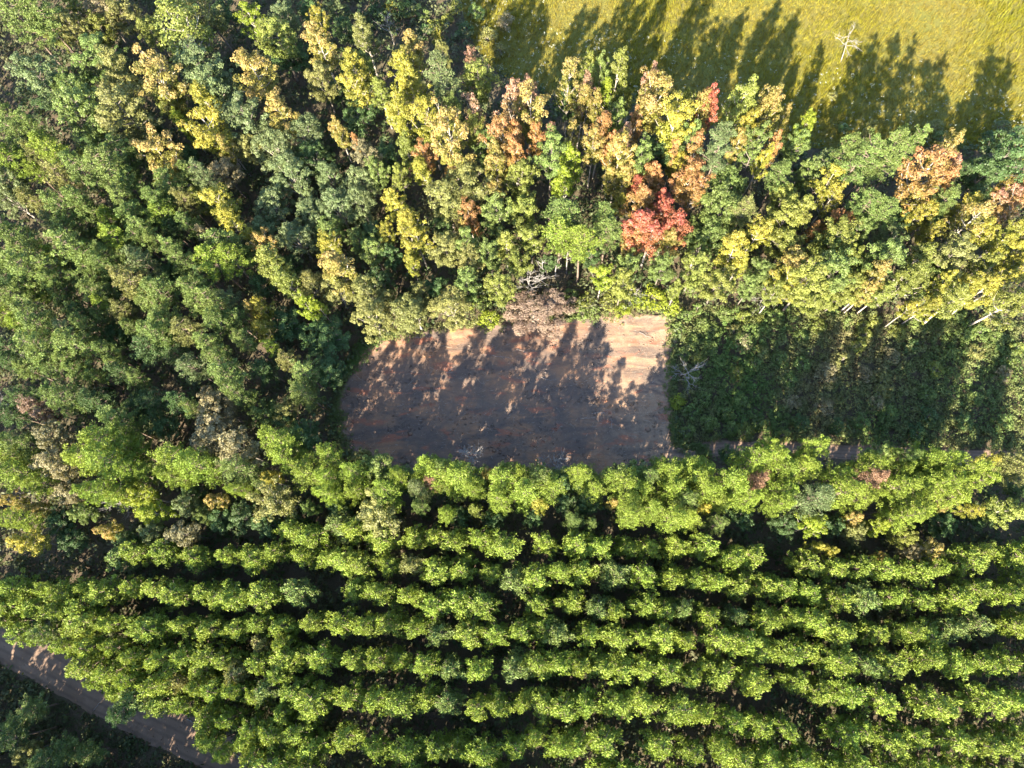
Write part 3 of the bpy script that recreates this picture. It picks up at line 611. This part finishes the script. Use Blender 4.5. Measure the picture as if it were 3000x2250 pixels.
# ------------------------------------------------------------------ bushes along the clearing and in the scrub
def sheet_shrubs(ti, tj, txt):
    for rec in txt.split(';'):
        a = rec.split(); px, py = ti * 750 + float(a[0]) * K, tj * 563 + float(a[1]) * K
        plant_at(px, py, float(a[2]) * K, 'S', a[3])
sheet_shrubs(2, 1, '1230 900 130 li;1380 960 110 li;850 920 110 g2;620 940 100 g2;510 880 75 g1;1090 930 90 li;700 1030 70 g1;600 1050 70 g1;950 1010 80 li;1550 840 80 g1;1500 1060 75 g1;1600 1010 65 g1;1720 1180 90 g1;1640 1130 80 g1;1850 1040 80 g1;2000 1080 80 g2;1440 1180 80 g1;1560 1280 90 g1;1700 1330 90 g1;1480 1400 80 g1;1620 1430 80 g2;1800 1460 80 g1;1950 1550 80 g2;1560 1600 80 g1;2000 1300 90 tn;1920 1210 80 ol;2150 1180 80 g1;2100 1480 80 g1;2130 1100 70 g2;2160 1370 80 ol')
sheet_shrubs(1, 1, '1850 960 65 li;1950 960 90 g1;2000 1090 110 li;2130 930 90 g1;1960 870 80 g2')
sheet_shrubs(3, 1, '60 1060 80 g1;440 1150 90 g2;560 1040 70 g1;820 1150 70 g2;930 1110 80 g2;830 1230 80 g2;680 1130 70 g1;1130 1200 80 g2;300 1250 80 g1;780 1320 80 g2;1060 1400 90 tn;830 1560 90 tn;500 1560 100 tn;300 1480 90 g1;100 1450 90 g1;650 1450 90 ol;1450 1530 90 g2;1700 1230 90 g1;1850 1210 90 g1;1950 1250 80 g1;1800 1370 90 ol;2150 1340 80 g2;2000 1350 70 g1;2040 1560 90 tn;1650 1060 90 g1;1250 1080 90 g1;1920 1110 100 ol;2100 1420 80 g1;1250 1330 80 g3;1600 1400 80 g1;1300 900 80 g1;200 1620 80 g1;1000 1610 80 ol')
sheet_shrubs(2, 2, '1440 150 80 li;1560 230 90 g1;1700 330 90 g1;1850 250 90 g1;1980 150 90 g1;1650 130 90 g1;2020 400 90 g2;2120 330 80 g1;1900 380 80 g1;1520 400 80 g1')
sheet_shrubs(3, 2, '1000 60 90 ol;950 150 80 tn;1380 80 90 g1;1060 250 80 g1;1400 260 90 g3;1700 330 90 g3;2050 330 100 g1;1300 400 90 g3;300 330 90 g3;600 360 90 g3;120 440 80 g2;820 330 80 g1;500 180 90 tn;220 160 90 tn;1800 120 80 g1')
sheet_shrubs(1, 0, '1150 50 70 ye;1420 110 90 g1;1720 50 80 g2;1650 160 70 g2;2150 180 90 tn;2110 430 80 ol;1540 210 80 g2;1900 100 90 g1;1300 60 90 g1;1800 250 90 g3;2000 300 90 ol;1450 260 80 g3;1000 100 80 g3')
sheet_shrubs(3, 0, '1180 1150 70 g2;1330 1150 70 g1;1640 1220 80 g2;660 1100 60 g1;1450 1080 80 ol;2030 1080 80 gy;1900 1180 80 g3;1500 1180 80 g1;2150 1130 80 gy;560 820 50 ol')
bo = plant_at(2 * 750 + 230 * K, 563 + 1030 * K, 255 * K, 'O', 'br', 5.5); bo.rotation_euler.z = 0.2; bo.scale.x *= 1.25; bo.scale.y *= 0.95          # the brown oak at the clearing's edge

# ------------------------------------------------------------------ bare dead trees: a trunk and its limbs
def dead_tree(px, py, h, spread, label, limbs=7, twigs=5, r0=0.12, lean=(0, 0), seed=1, start=0.35, up=0.9, group=None):
    rng = np.random.default_rng(seed); w = g2(px, py)
    e = bpy.data.objects.new('dead_tree', None); COL.objects.link(e); e.location = (w[0], w[1], 0)
    n = 7; z = np.linspace(0, 1, n)
    tp = np.column_stack([lean[0] * z ** 1.4 + np.cumsum(rng.normal(0, 0.02, n)) * h * 0.3, lean[1] * z ** 1.4 + np.cumsum(rng.normal(0, 0.02, n)) * h * 0.3, -0.2 + (h + 0.2) * z])
    tp[:, :2] -= tp[0, :2]
    link('trunk', mesh_from('dead_trunk', *tubes([(tp, r0 * (1 - 0.8 * z))], 7), M_BARK_DEAD, smooth=True), e)
    for i in range(limbs):
        f = start + (1 - start) * (i + rng.uniform(0, 0.8)) / limbs; a = i * 2.4 + rng.normal(0, 0.4)
        p0 = np.array([np.interp(f, z, tp[:, j]) for j in range(3)]); Lb = spread * rng.uniform(0.55, 1.1) * (1.15 - 0.5 * f)
        s = np.linspace(0, 1, 6); wig = np.cumsum(rng.normal(0, 0.05, (6, 3)), 0) * Lb; wig -= wig[0]
        pl = p0 + np.column_stack([np.cos(a) * Lb * s, np.sin(a) * Lb * s, up * Lb * s ** 1.3 * rng.uniform(0.5, 1.1)]) + wig
        rb = r0 * 0.5 * (1 - 0.45 * f); lines = [(pl, rb * (1 - 0.8 * s) + 0.006)]
        for k in range(twigs):
            g = rng.uniform(0.3, 1.0); q0 = np.array([np.interp(g, s, pl[:, j]) for j in range(3)])
            d = pl[-1] - pl[0]; d = d / np.linalg.norm(d) + rng.normal(0, 0.55, 3); d[2] += 0.15; Lt = Lb * rng.uniform(0.22, 0.5)
            t3 = np.linspace(0, 1, 4); tw = q0 + d * Lt * t3[:, None] + np.cumsum(rng.normal(0, 0.04, (4, 3)), 0) * Lt
            lines.append((tw, rb * 0.35 * (1 - 0.7 * t3) + 0.006))
            for m in range(3):
                q1 = tw[1 + m % 3]; d2 = d + rng.normal(0, 0.6, 3)
                lines.append((np.stack([q1, q1 + d2 * Lt * 0.25, q1 + d2 * Lt * 0.45 + [0, 0, 0.05]]), np.array([0.012, 0.009, 0.005])))
        link('limb', mesh_from('dead_limb', *tubes(lines, 5), M_BARK_DEAD, smooth=True), e)
    e['label'] = label; e['category'] = 'dead tree'
    if group: e['group'] = group
    return e
dead_tree(2463, 182, 5.2, 2.0, 'bare leaning dead tree standing alone in the yellow meadow', 9, 3, 0.085, (-0.8, 0.2), 3, 0.55, 0.2)
dead_tree(2000, 1105, 3.4, 2.2, 'spreading white dead tree leaning over the right edge of the clearing', 9, 8, 0.085, (0.2, -0.2), 21, 0.2, 0.5)
dead_tree(1548, 858, 5.0, 2.3, 'bushy pale grey bare tree behind the brown oak', 14, 6, 0.09, (0.2, 0.1), 9, 0.25, 1.3)
dead_tree(1589, 824, 6.0, 1.3, 'straight white dead trunk right of the bushy bare tree', 6, 2, 0.12, (0, 0), 5, 0.6, 0.6)
dead_tree(1626, 812, 5.0, 0.8, 'broken grey snag right of the straight white trunk', 4, 1, 0.10, (0.2, 0.2), 6, 0.5, 0.6)
dead_tree(1660, 800, 6.5, 1.0, 'thin pale snag below the large pine above the clearing', 5, 2, 0.09, (0.2, 0.3), 8, 0.5, 0.6)
dead_tree(1541, 800, 6.0, 0.9, 'thin white snag left of the straight white trunk', 4, 2, 0.08, (0.1, 0.1), 10, 0.5, 0.6)
dead_tree(1385, 1362, 7.0, 1.5, 'dense grey bare treetop at the bottom edge of the clearing', 18, 9, 0.08, (0.3, 0.4), 12, 0.4, 1.3)
dead_tree(1630, 1378, 6.5, 1.1, 'larger bare grey tree against the shaded bottom of the clearing', 14, 8, 0.07, (0.2, 0.4), 13, 0.35, 1.5)
dead_tree(1596, 1372, 5.0, 0.8, 'smaller bare grey tree beside a larger one below the clearing', 10, 7, 0.06, (0, 0.2), 14, 0.35, 1.4)
dead_tree(2225, 890, 4.0, 1.8, 'bare grey bush at the upper edge of the scrub', 12, 5, 0.06, (0, 0), 15, 0.2, 0.9)
dead_tree(1835, 880, 4.0, 1.4, 'forked bare bush in front of the meadow trees below the pink tree', 10, 4, 0.06, (0, 0), 16, 0.2, 0.9)
dead_tree(1155, 130, 5.5, 1.5, 'slim bare grey tree in the shade at the top of the woods', 10, 4, 0.07, (0, 0), 17, 0.35, 1.4)
dead_tree(400, 1490, 5.0, 1.8, 'bare tangled grey tree under the lime tree left of the plantation', 11, 5, 0.07, (-0.4, 0.2), 18, 0.2, 0.5)
dead_tree(185, 1095, 8.5, 1.2, 'bare spiky treetop among the pines at the left', 10, 4, 0.07, (0, 0), 19, 0.6, 0.6)
dead_tree(60, 1200, 6.0, 1.5, 'dark bare treetop in the shade near the left edge', 10, 4, 0.07, (0, 0), 20, 0.5, 0.6)
dead_tree(1830, 330 + 60, 5.0, 1.6, 'grey bare bush behind the pale-limbed amber tree', 12, 5, 0.06, (0, 0), 22, 0.2, 0.9)
dead_tree(2462, 912, 9.0, 1.2, 'left of two slanting white trunks above the scrub', 5, 3, 0.13, (2.0, 0.8), 23, 0.55, 0.7)
dead_tree(2448, 900, 7.0, 0.9, 'thinner slanting white trunk left of a stouter one above the scrub', 4, 2, 0.08, (1.6, 0.8), 24, 0.6, 0.7)

# ------------------------------------------------------------------ fallen wood on the soil and by the road
def fallen(px, py, length, ang, rad, label, seed, forks=3):
    rng = np.random.default_rng(seed); w = g2(px, py); e = bpy.data.objects.new('fallen_branch', None); COL.objects.link(e); e.location = (w[0], w[1], 0.12 + rad)
    s = np.linspace(-0.5, 0.5, 6); d = np.array([math.cos(ang), math.sin(ang), 0]); nn = np.array([-d[1], d[0], 0])
    pl = d * (s * length)[:, None] + nn * (np.cumsum(rng.normal(0, 0.03, 6)) * length)[:, None] + np.array([0, 0, 1.0]) * rng.uniform(0, 0.05, 6)[:, None]
    link('stem', mesh_from('fallen_stem', *tubes([(pl, rad * (1 - 0.5 * (s + 0.5)))], 6), M_BARK_DEAD, smooth=True), e)
    for k in range(forks):
        q = pl[rng.integers(2, 6)]; dd = d * rng.uniform(0.4, 1) + nn * rng.choice([-1, 1]) * rng.uniform(0.3, 0.8); Lt = length * rng.uniform(0.2, 0.4)
        link('twig', mesh_from('fallen_twig', *tubes([(np.stack([q, q + dd * Lt * 0.5 + [0, 0, 0.06], q + dd * Lt]), np.array([rad * 0.5, rad * 0.35, rad * 0.15]))], 5), M_BARK_DEAD, smooth=True), e)
    e['label'] = label; e['category'] = 'branch'
fallen(1720, 1227, 1.6, 0.05, 0.035, 'pale stick lying in the shaded middle of the clearing', 1)
fallen(1790, 1240, 1.4, 1.7, 0.03, 'upright-lying pale twig right of the stick in the clearing', 2)
fallen(1465, 1045, 2.0, -0.05, 0.025, 'thin pale stick near the upper middle of the clearing', 3)
fallen(1530, 1030, 1.5, -0.5, 0.03, 'slanting stick just below the brown oak', 4)
fallen(1600, 1110, 1.3, -0.4, 0.03, 'stick beside the reddish soil patch', 5)
fallen(975, 1205, 2.2, -0.75, 0.04, 'pale pole lying at the left edge of the clearing', 6, 1)
fallen(1755, 1210, 1.8, 0.1, 0.03, 'tangle of pale twigs above the shaded stick', 7, 6)
fallen(285, 2062, 1.4, 1.15, 0.035, 'left of two pale sticks across the dirt road', 8, 1)
fallen(330, 2065, 2.0, 1.0, 0.045, 'right of two pale sticks across the dirt road', 9, 1)
fallen(700, 2207, 2.4, -0.65, 0.10, 'pale weathered log along the upper side of the road', 10, 2)
fallen(745, 2225, 1.8, -0.5, 0.08, 'short pale log beyond a longer one beside the road', 11, 1)
fallen(570, 2120, 2.0, -0.55, 0.06, 'pale log under the pines at the road edge', 12, 1)
fallen(1320, 1085, 1.2, 0.7, 0.03, 'small dark-based stick left of the red soil in the clearing', 13)
fallen(1890, 980, 1.6, -0.3, 0.03, 'stick on the sandy top corner of the clearing', 14)

# a small dark stump in the clearing
def stump(px, py):
    w = g2(px, py); e = bpy.data.objects.new('tree_stump', None); COL.objects.link(e); e.location = (w[0], w[1], 0.05)
    a = np.linspace(0, 6.283, 12, endpoint=False); V, F = [], []
    for k, (r, z) in enumerate([(0.34, 0), (0.24, 0.12), (0.21, 0.28), (0.17, 0.27), (0.0, 0.24)]):
        for i, t in enumerate(a):
            f = 1 + 0.18 * math.sin(3 * t + 1) * (1 - z); V.append((r * f * math.cos(t), r * f * math.sin(t), z))
    for k in range(4):
        for i in range(12): F.append((k * 12 + i, k * 12 + (i + 1) % 12, (k + 1) * 12 + (i + 1) % 12, (k + 1) * 12 + i))
    link('stump', mesh_from('stump', V, F, M_BARK_PINE), e)
    for k in range(4):
        t = k * 1.6 + 0.4; p = [(0.2 * math.cos(t), 0.2 * math.sin(t), 0.08), (0.4 * math.cos(t), 0.4 * math.sin(t), 0.03), (0.62 * math.cos(t + .2), 0.62 * math.sin(t + .2), -0.04)]
        link('root', mesh_from('stump_root', *tubes([(np.array(p), np.array([0.08, 0.05, 0.02]))], 6), M_BARK_PINE, smooth=True), e)
    e['label'] = 'small dark stump on the reddish soil of the clearing'; e['category'] = 'stump'
stump(1597, 1096)

# ------------------------------------------------------------------ uncountable stuff
def scatter_leaves(name, mat, pts, rads, n, hl, hw, seed, **kw):
    rng = np.random.default_rng(seed)
    V, F, ci, P = foliage(pts, rads, n, hl, hw, rng, **kw)
    V[:, 2] = np.maximum(V[:, 2], 0.02)
    var = 0.55 * rng.uniform(0, 1, len(pts))[ci] + 0.45 * rng.uniform(0, 1, len(ci))
    tip = np.clip(fbm(P[:, 0], P[:, 1], seed, 3, 0.25) * 0.5 + 0.4 + 0.4 * (rng.uniform(0, 1, len(pts))[ci] - 0.5), 0, 1)
    return stuff(link(name, mesh_from(name, V, F, mat, {'var': ('FACE', var), 'tip': ('FACE', tip)})))
M_UNDER = leaf_material('undergrowth_leaf', 0.25, 0.6, ((0.048, 0.075, 0.024), (0.095, 0.095, 0.045)))
M_SCRUB = leaf_material('scrub_leaf', 0.25, 0.6, ((0.088, 0.142, 0.032), (0.175, 0.155, 0.068)))
M_GRASS = leaf_material('grass_blade', 0.35, 0.6, ((0.200, 0.192, 0.013), (0.240, 0.190, 0.036)))
M_FLOWER = leaf_material('pale_weed', 0.2, 0.7, ((0.26, 0.28, 0.22), (0.40, 0.40, 0.33)))
M_TWIG = bark_material('twig', (0.20, 0.15, 0.11), (0.42, 0.36, 0.30), 3.0)

n = 30000
ux = RNG.uniform(-98, 84, n); uy = RNG.uniform(-32, 100, n)
keep = free(ux, uy, 0.1, 0.0) & ~inside(MEADOW, ux, uy)
scr = [g2(*p) for p in [(1975, 905), (2300, 900), (2650, 930), (3100, 950), (3100, 1325), (2000, 1325)]]
isc = inside(scr, ux, uy)
k1 = keep & ~isc; k2 = keep & isc
hz = np.abs(RNG.normal(0, 1.15, n)) * np.clip((dist_line(ROAD, ux, uy) - 2.3) / 4.0, 0.05, 1)
scatter_leaves('undergrowth', M_UNDER, np.column_stack([ux, uy, 0.15 + hz])[k1], RNG.uniform(0.35, 0.85, k1.sum()), 13, 0.21, 0.13, 31, up=0.6)
rx_ = RNG.uniform(-90, -10, 16000); ry_ = RNG.uniform(-40, 15, 16000); rd_ = dist_line(ROAD, rx_, ry_); kr = (rd_ > 2.1) & (rd_ < 8)
scatter_leaves('verge_grass', M_UNDER, np.column_stack([rx_, ry_, 0.05 + 0.25 * RNG.random(16000) * np.clip(rd_ - 2, 0.1, 2)])[kr], RNG.uniform(0.2, 0.45, kr.sum()), 12, 0.14, 0.05, 37, up=0.8)
NV = 15000
vx = RNG.uniform(10, 70, NV); vy = RNG.uniform(10, 45, NV); ks = free(vx, vy, -0.35) & inside(scr, vx, vy)
hs_ = np.abs(RNG.normal(0, 0.45, NV)) + 0.1 + 0.5 * np.clip(fbm(vx, vy, 77, 3, 0.5), 0, 1)
scatter_leaves('scrub', M_SCRUB, np.column_stack([vx, vy, hs_])[ks], RNG.uniform(0.2, 0.55, ks.sum()), 22, 0.11, 0.06, 32, up=0.6)

# weeds and seedlings creeping over the edge of the soil
ring = np.vstack([CLEAR, CLEAR[:1]]); ii = RNG.integers(0, len(CLEAR), 2600); ff = RNG.random(2600)[:, None]
ep = ring[ii] * (1 - ff) + ring[ii + 1] * ff + RNG.normal(0, 0.5, (2600, 2)) * (0.5 + np.abs(fbm(ring[ii][:, 0], ring[ii][:, 1], 12, 3, 1.0)))[:, None]
scatter_leaves('edge_weeds', M_SCRUB, np.column_stack([ep, 0.1 + RNG.exponential(0.16, 2600)]), RNG.uniform(0.12, 0.4, 2600), 16, 0.10, 0.05, 38, up=0.7)

# meadow grass: leaning tufts
n = 95000
mx = RNG.uniform(-35, 110, n); my = RNG.uniform(45, 125, n); kk = inside(MEADOW, mx, my); mx, my = mx[kk], my[kk]; n = len(mx)
pz = np.column_stack([mx, my, np.zeros(n)])
rng = np.random.default_rng(55)
NB = 4
P0 = np.repeat(pz, NB, 0) + np.column_stack([rng.normal(0, 0.13, (n * NB, 2)), np.zeros(n * NB)])
patch = np.clip(fbm(P0[:, 0], P0[:, 1], 66, 4, 0.22) * 0.5 + 0.5, 0, 1)
hh = rng.uniform(0.3, 0.75, n * NB) * (0.45 + 1.1 * patch)
lean = np.repeat(rng.normal(0, 0.22, (n, 2)), NB, 0) + rng.normal(0, 0.2, (n * NB, 2)) + [0.12, 0.1]
tp_ = P0 + np.column_stack([lean * hh[:, None], hh])
aa = rng.uniform(0, 6.28, n * NB); wv = np.column_stack([np.cos(aa), np.sin(aa), np.zeros(n * NB)]) * 0.034
V = np.stack([P0 - wv, P0 + wv, tp_], 1).reshape(-1, 3)
stuff(link('meadow_grass', mesh_from('meadow_grass', V, np.arange(len(V)).reshape(-1, 3), M_GRASS,
      {'var': ('FACE', 0.5 * rng.uniform(0, 1, n * NB) + 0.5 * np.repeat(rng.uniform(0, 1, n), NB)), 'tip': ('FACE', 1 - patch)})),
      'yellow tall grass covering the open meadow', 'grass')
# pale weeds in the meadow
n = 9000
wx = RNG.uniform(-35, 90, n); wy = RNG.uniform(45, 110, n)
kk = inside(MEADOW, wx, wy) & ((dist_line(medge, wx, wy) < 6 + 9 * RNG.random(n)) & (RNG.random(n) < 0.7) | (fbm(wx, wy, 91, 3, 0.3) > 0.75))
o = scatter_leaves('pale_weeds', M_FLOWER, np.column_stack([wx, wy, RNG.uniform(0.4, 0.9, n)])[kk], RNG.uniform(0.12, 0.3, kk.sum()), 7, 0.07, 0.05, 35)
o['label'] = 'pale flowering weeds scattered in the meadow'; o['category'] = 'weeds'

# clods of soil and stones, in the clearing and along the road
def clods(name, xy, size, z, mat, seed):
    rng = np.random.default_rng(seed); n = len(xy)
    o = np.array([[1,0,0],[0,1,0],[-1,0,0],[0,-1,0],[0,0,1],[0,0,-1]], float); f = np.array([[0,1,4],[1,2,4],[2,3,4],[3,0,4],[1,0,5],[2,1,5],[3,2,5],[0,3,5]])
    V = np.repeat(o[None], n, 0) * rng.uniform(0.6, 1.3, (n, 6, 1)) * np.asarray(size)[:, None, None] * np.array([1, 1, 0.65])
    a = rng.uniform(0, 6.28, n); c, s_ = np.cos(a)[:, None], np.sin(a)[:, None]
    V = np.stack([V[..., 0] * c - V[..., 1] * s_, V[..., 0] * s_ + V[..., 1] * c, V[..., 2]], -1) + np.column_stack([xy, np.full(n, z)])[:, None, :]
    F = (f[None] + 6 * np.arange(n)[:, None, None]).reshape(-1, 3)
    return stuff(link(name, mesh_from(name, V.reshape(-1, 3), F, mat)))
cx_ = np.column_stack([RNG.uniform(x0, x1, 7000), RNG.uniform(y0, y1, 7000)]); kk = inside(CLEAR, cx_[:, 0], cx_[:, 1]) & (fbm(cx_[:, 0] * 0.5, cx_[:, 1] * 1.5, 44, 4, 0.8) > -0.1)
clods('soil_clods', cx_[kk], RNG.exponential(0.05, kk.sum()) + 0.03, 0.10, M_SOIL, 45)
li_ = RNG.integers(0, len(ROAD) - 1, 2600); lf = RNG.random(2600)[:, None]
rp = ROAD[li_] * (1 - lf) + ROAD[li_ + 1] * lf + RNG.normal(0, 1.0, (2600, 2))
clods('road_gravel', rp, RNG.exponential(0.02, 2600) + 0.02, 0.06, M_ROAD, 46)

# clods and twigs on the soil
n = 2600
tx = RNG.uniform(x0, x1, n); ty = RNG.uniform(y0, y1, n); kk = inside(CLEAR, tx, ty); tx, ty = tx[kk], ty[kk]
lines = []
rng = np.random.default_rng(77)
for x, y in zip(tx, ty):
    L = rng.exponential(0.22) + 0.08; a = rng.normal(0.1, 0.7); z = 0.17
    p = np.array([[-0.5 * L * math.cos(a), -0.5 * L * math.sin(a), 0], [0, 0, rng.uniform(0, 0.05)], [0.5 * L * math.cos(a + .2), 0.5 * L * math.sin(a + .2), 0.0]]) + [x, y, z - 0.06]
    lines.append((p, np.array([0.012, 0.014, 0.006]) * rng.uniform(0.6, 1.6)))
o = stuff(link('twig_litter', mesh_from('twig_litter', *tubes(lines, 4), M_TWIG)), 'broken twigs littering the scraped soil', 'twigs')

# woodland going on beyond the edges of the photograph
cs, cr, tl = [], [], []
rng = np.random.default_rng(99)
def beyond(x, y, h, rad, k, mid=0.72, ext=0.25):
    for _ in range(k):
        d = rng.normal(size=3); d /= np.linalg.norm(d); u = abs(d[2])
        cs.append([x + d[0] * rad * 0.85, y + d[1] * rad * 0.85, h * mid + d[2] * h * ext]); cr.append(0.75)
    tl.append((np.array([[x, y, -0.2], [x, y, h * 0.6], [x, y, h * 0.95]]), np.array([0.16, 0.1, 0.03])))
placed = 0
for _ in range(5200):
    x, y = rng.uniform(-125, 112), rng.uniform(-58, 125)
    px, py = pix((x, y, 5.0))
    if -110 < px < 3110 and -110 < py < 2330: continue
    if not free(x, y, 1.0)[0] or inside(MEADOW, x, y)[0]: continue
    if cs and min((x - t[0][0, 0]) ** 2 + (y - t[0][0, 1]) ** 2 for t in tl) < (2.7 if y < 0 else 3.3) ** 2: continue
    if 5 < x and 12 < y < 42: continue
    sw = x < -12 and y < 0 and y < -0.55 * x - 44 + 16
    beyond(x, y, rng.uniform(12.5, 15.5) if sw else (rng.uniform(8.5, 10) if (y < 2 and x > -20) else rng.uniform(11, 16)), rng.uniform(1.8, 2.5), 40 if sw else 16, *((0.58, 0.38) if sw else ()))
for _ in range(1500):
    x, y = rng.uniform(-112, -4), rng.uniform(-58, -21)
    px, py = pix((x, y, 5.0))
    if (-110 < px < 3110 and -110 < py < 2330) or not free(x, y, 1.0)[0]: continue
    if min((x - t[0][0, 0]) ** 2 + (y - t[0][0, 1]) ** 2 for t in tl) < 2.4 ** 2: continue
    beyond(x, y, rng.uniform(12.5, 15.5), rng.uniform(1.8, 2.5), 36, 0.56, 0.4)
M_FAR = leaf_material('woodland_leaf', 0.25, 0.6, ((0.080, 0.125, 0.034), (0.130, 0.150, 0.040)))
wo = scatter_leaves('woodland', M_FAR, np.array(cs), np.array(cr), 22, 0.26, 0.15, 36, up=0.5)
wo['label'] = 'continuous mixed woodland beyond the edges of the view'; wo['category'] = 'woodland'
tw = link('trunks', mesh_from('woodland_trunks', *tubes(tl, 5), M_BARK_PINE), wo)

# ------------------------------------------------------------------ labels: what it looks like, where, and which one of its like there
def zone(px, py):
    if py > 2000 and px < 620 and py > 1878 + 0.5 * px + 60: return 'in the shaded corner below the dirt road'
    if py > 1240:
        if px < 420: return 'at the left edge above the plantation'
        if px < 1000: return 'below the clearing\'s left corner'
        if px < 1500: return 'below the left half of the clearing'
        if px < 2000: return 'below the right half of the clearing'
        if px < 2500: return 'along the track, left part'
        return 'along the track near the right edge'
    if px > 1975 and py > 900: return 'in the scrub right of the clearing' if py > 1100 else 'on the upper rim of the scrub'
    if py > 900:
        if px < 400: return 'by the left edge, level with the clearing'
        if px < 1000: return 'just left of the clearing'
        return 'on the clearing\'s upper rim'
    if px < 420: return 'in the top left corner' if py < 420 else ('by the left edge, upper half' if py < 700 else 'by the left edge, mid height')
    if px < 850: return 'in the upper left woods' if py < 380 else ('in woods far left of the brown oak' if py < 680 else 'in woods up and left of the clearing')
    if px < 1250: return 'in the shady woods left of the meadow' if py < 380 else ('in woods above the clearing\'s left end' if py < 700 else 'directly above the clearing\'s left end')
    if px < 1700: return 'at the meadow\'s left shaded edge' if py < 400 else ('in woods above the brown oak' if py < 720 else 'just behind the brown oak')
    if px < 2150: return 'along the middle of the meadow edge' if py < 400 else ('around the red tree' if py < 720 else 'above the clearing\'s right end')
    if px < 2600: return 'along the right part of the meadow edge' if py < 520 else ('in woods right of the red tree' if py < 760 else 'above the left end of the scrub')
    return 'at the right edge below the meadow' if py < 620 else 'by the right edge above the scrub'
groups = {}
for t in TREES:
    if 'label' in t: continue
    loc = t['o'].location; px, py = pix((loc.x, loc.y, t['pos'][2]))
    t['px'] = px
    kn = KNAME[t['kind']]
    groups.setdefault((CNAME[t['colour']] + ' ' + kn[1], zone(px, py)), []).append(t)
for (desc, z), ts in groups.items():
    ts.sort(key=lambda t: t['px'])
    for i, t in enumerate(ts):
        t['label'] = desc + ' ' + z if len(ts) == 1 else '%s %s, %s from left' % (desc, z, ordinal(i + 1))
        t['group'] = {'P': 'tall pines', 'F': 'tall full pines', 'S': 'shrubs'}.get(t['kind'], 'woodland broadleaf trees')
for t in TREES:
    t['o']['label'] = t['label']; t['o']['category'] = KNAME[t['kind']][2]; t['o']['group'] = t['group']
print('TREES', len(TREES), 'plantation', sum(t['kind'] == 'Q' for t in TREES), 'pines', sum(t['kind'] == 'P' for t in TREES))
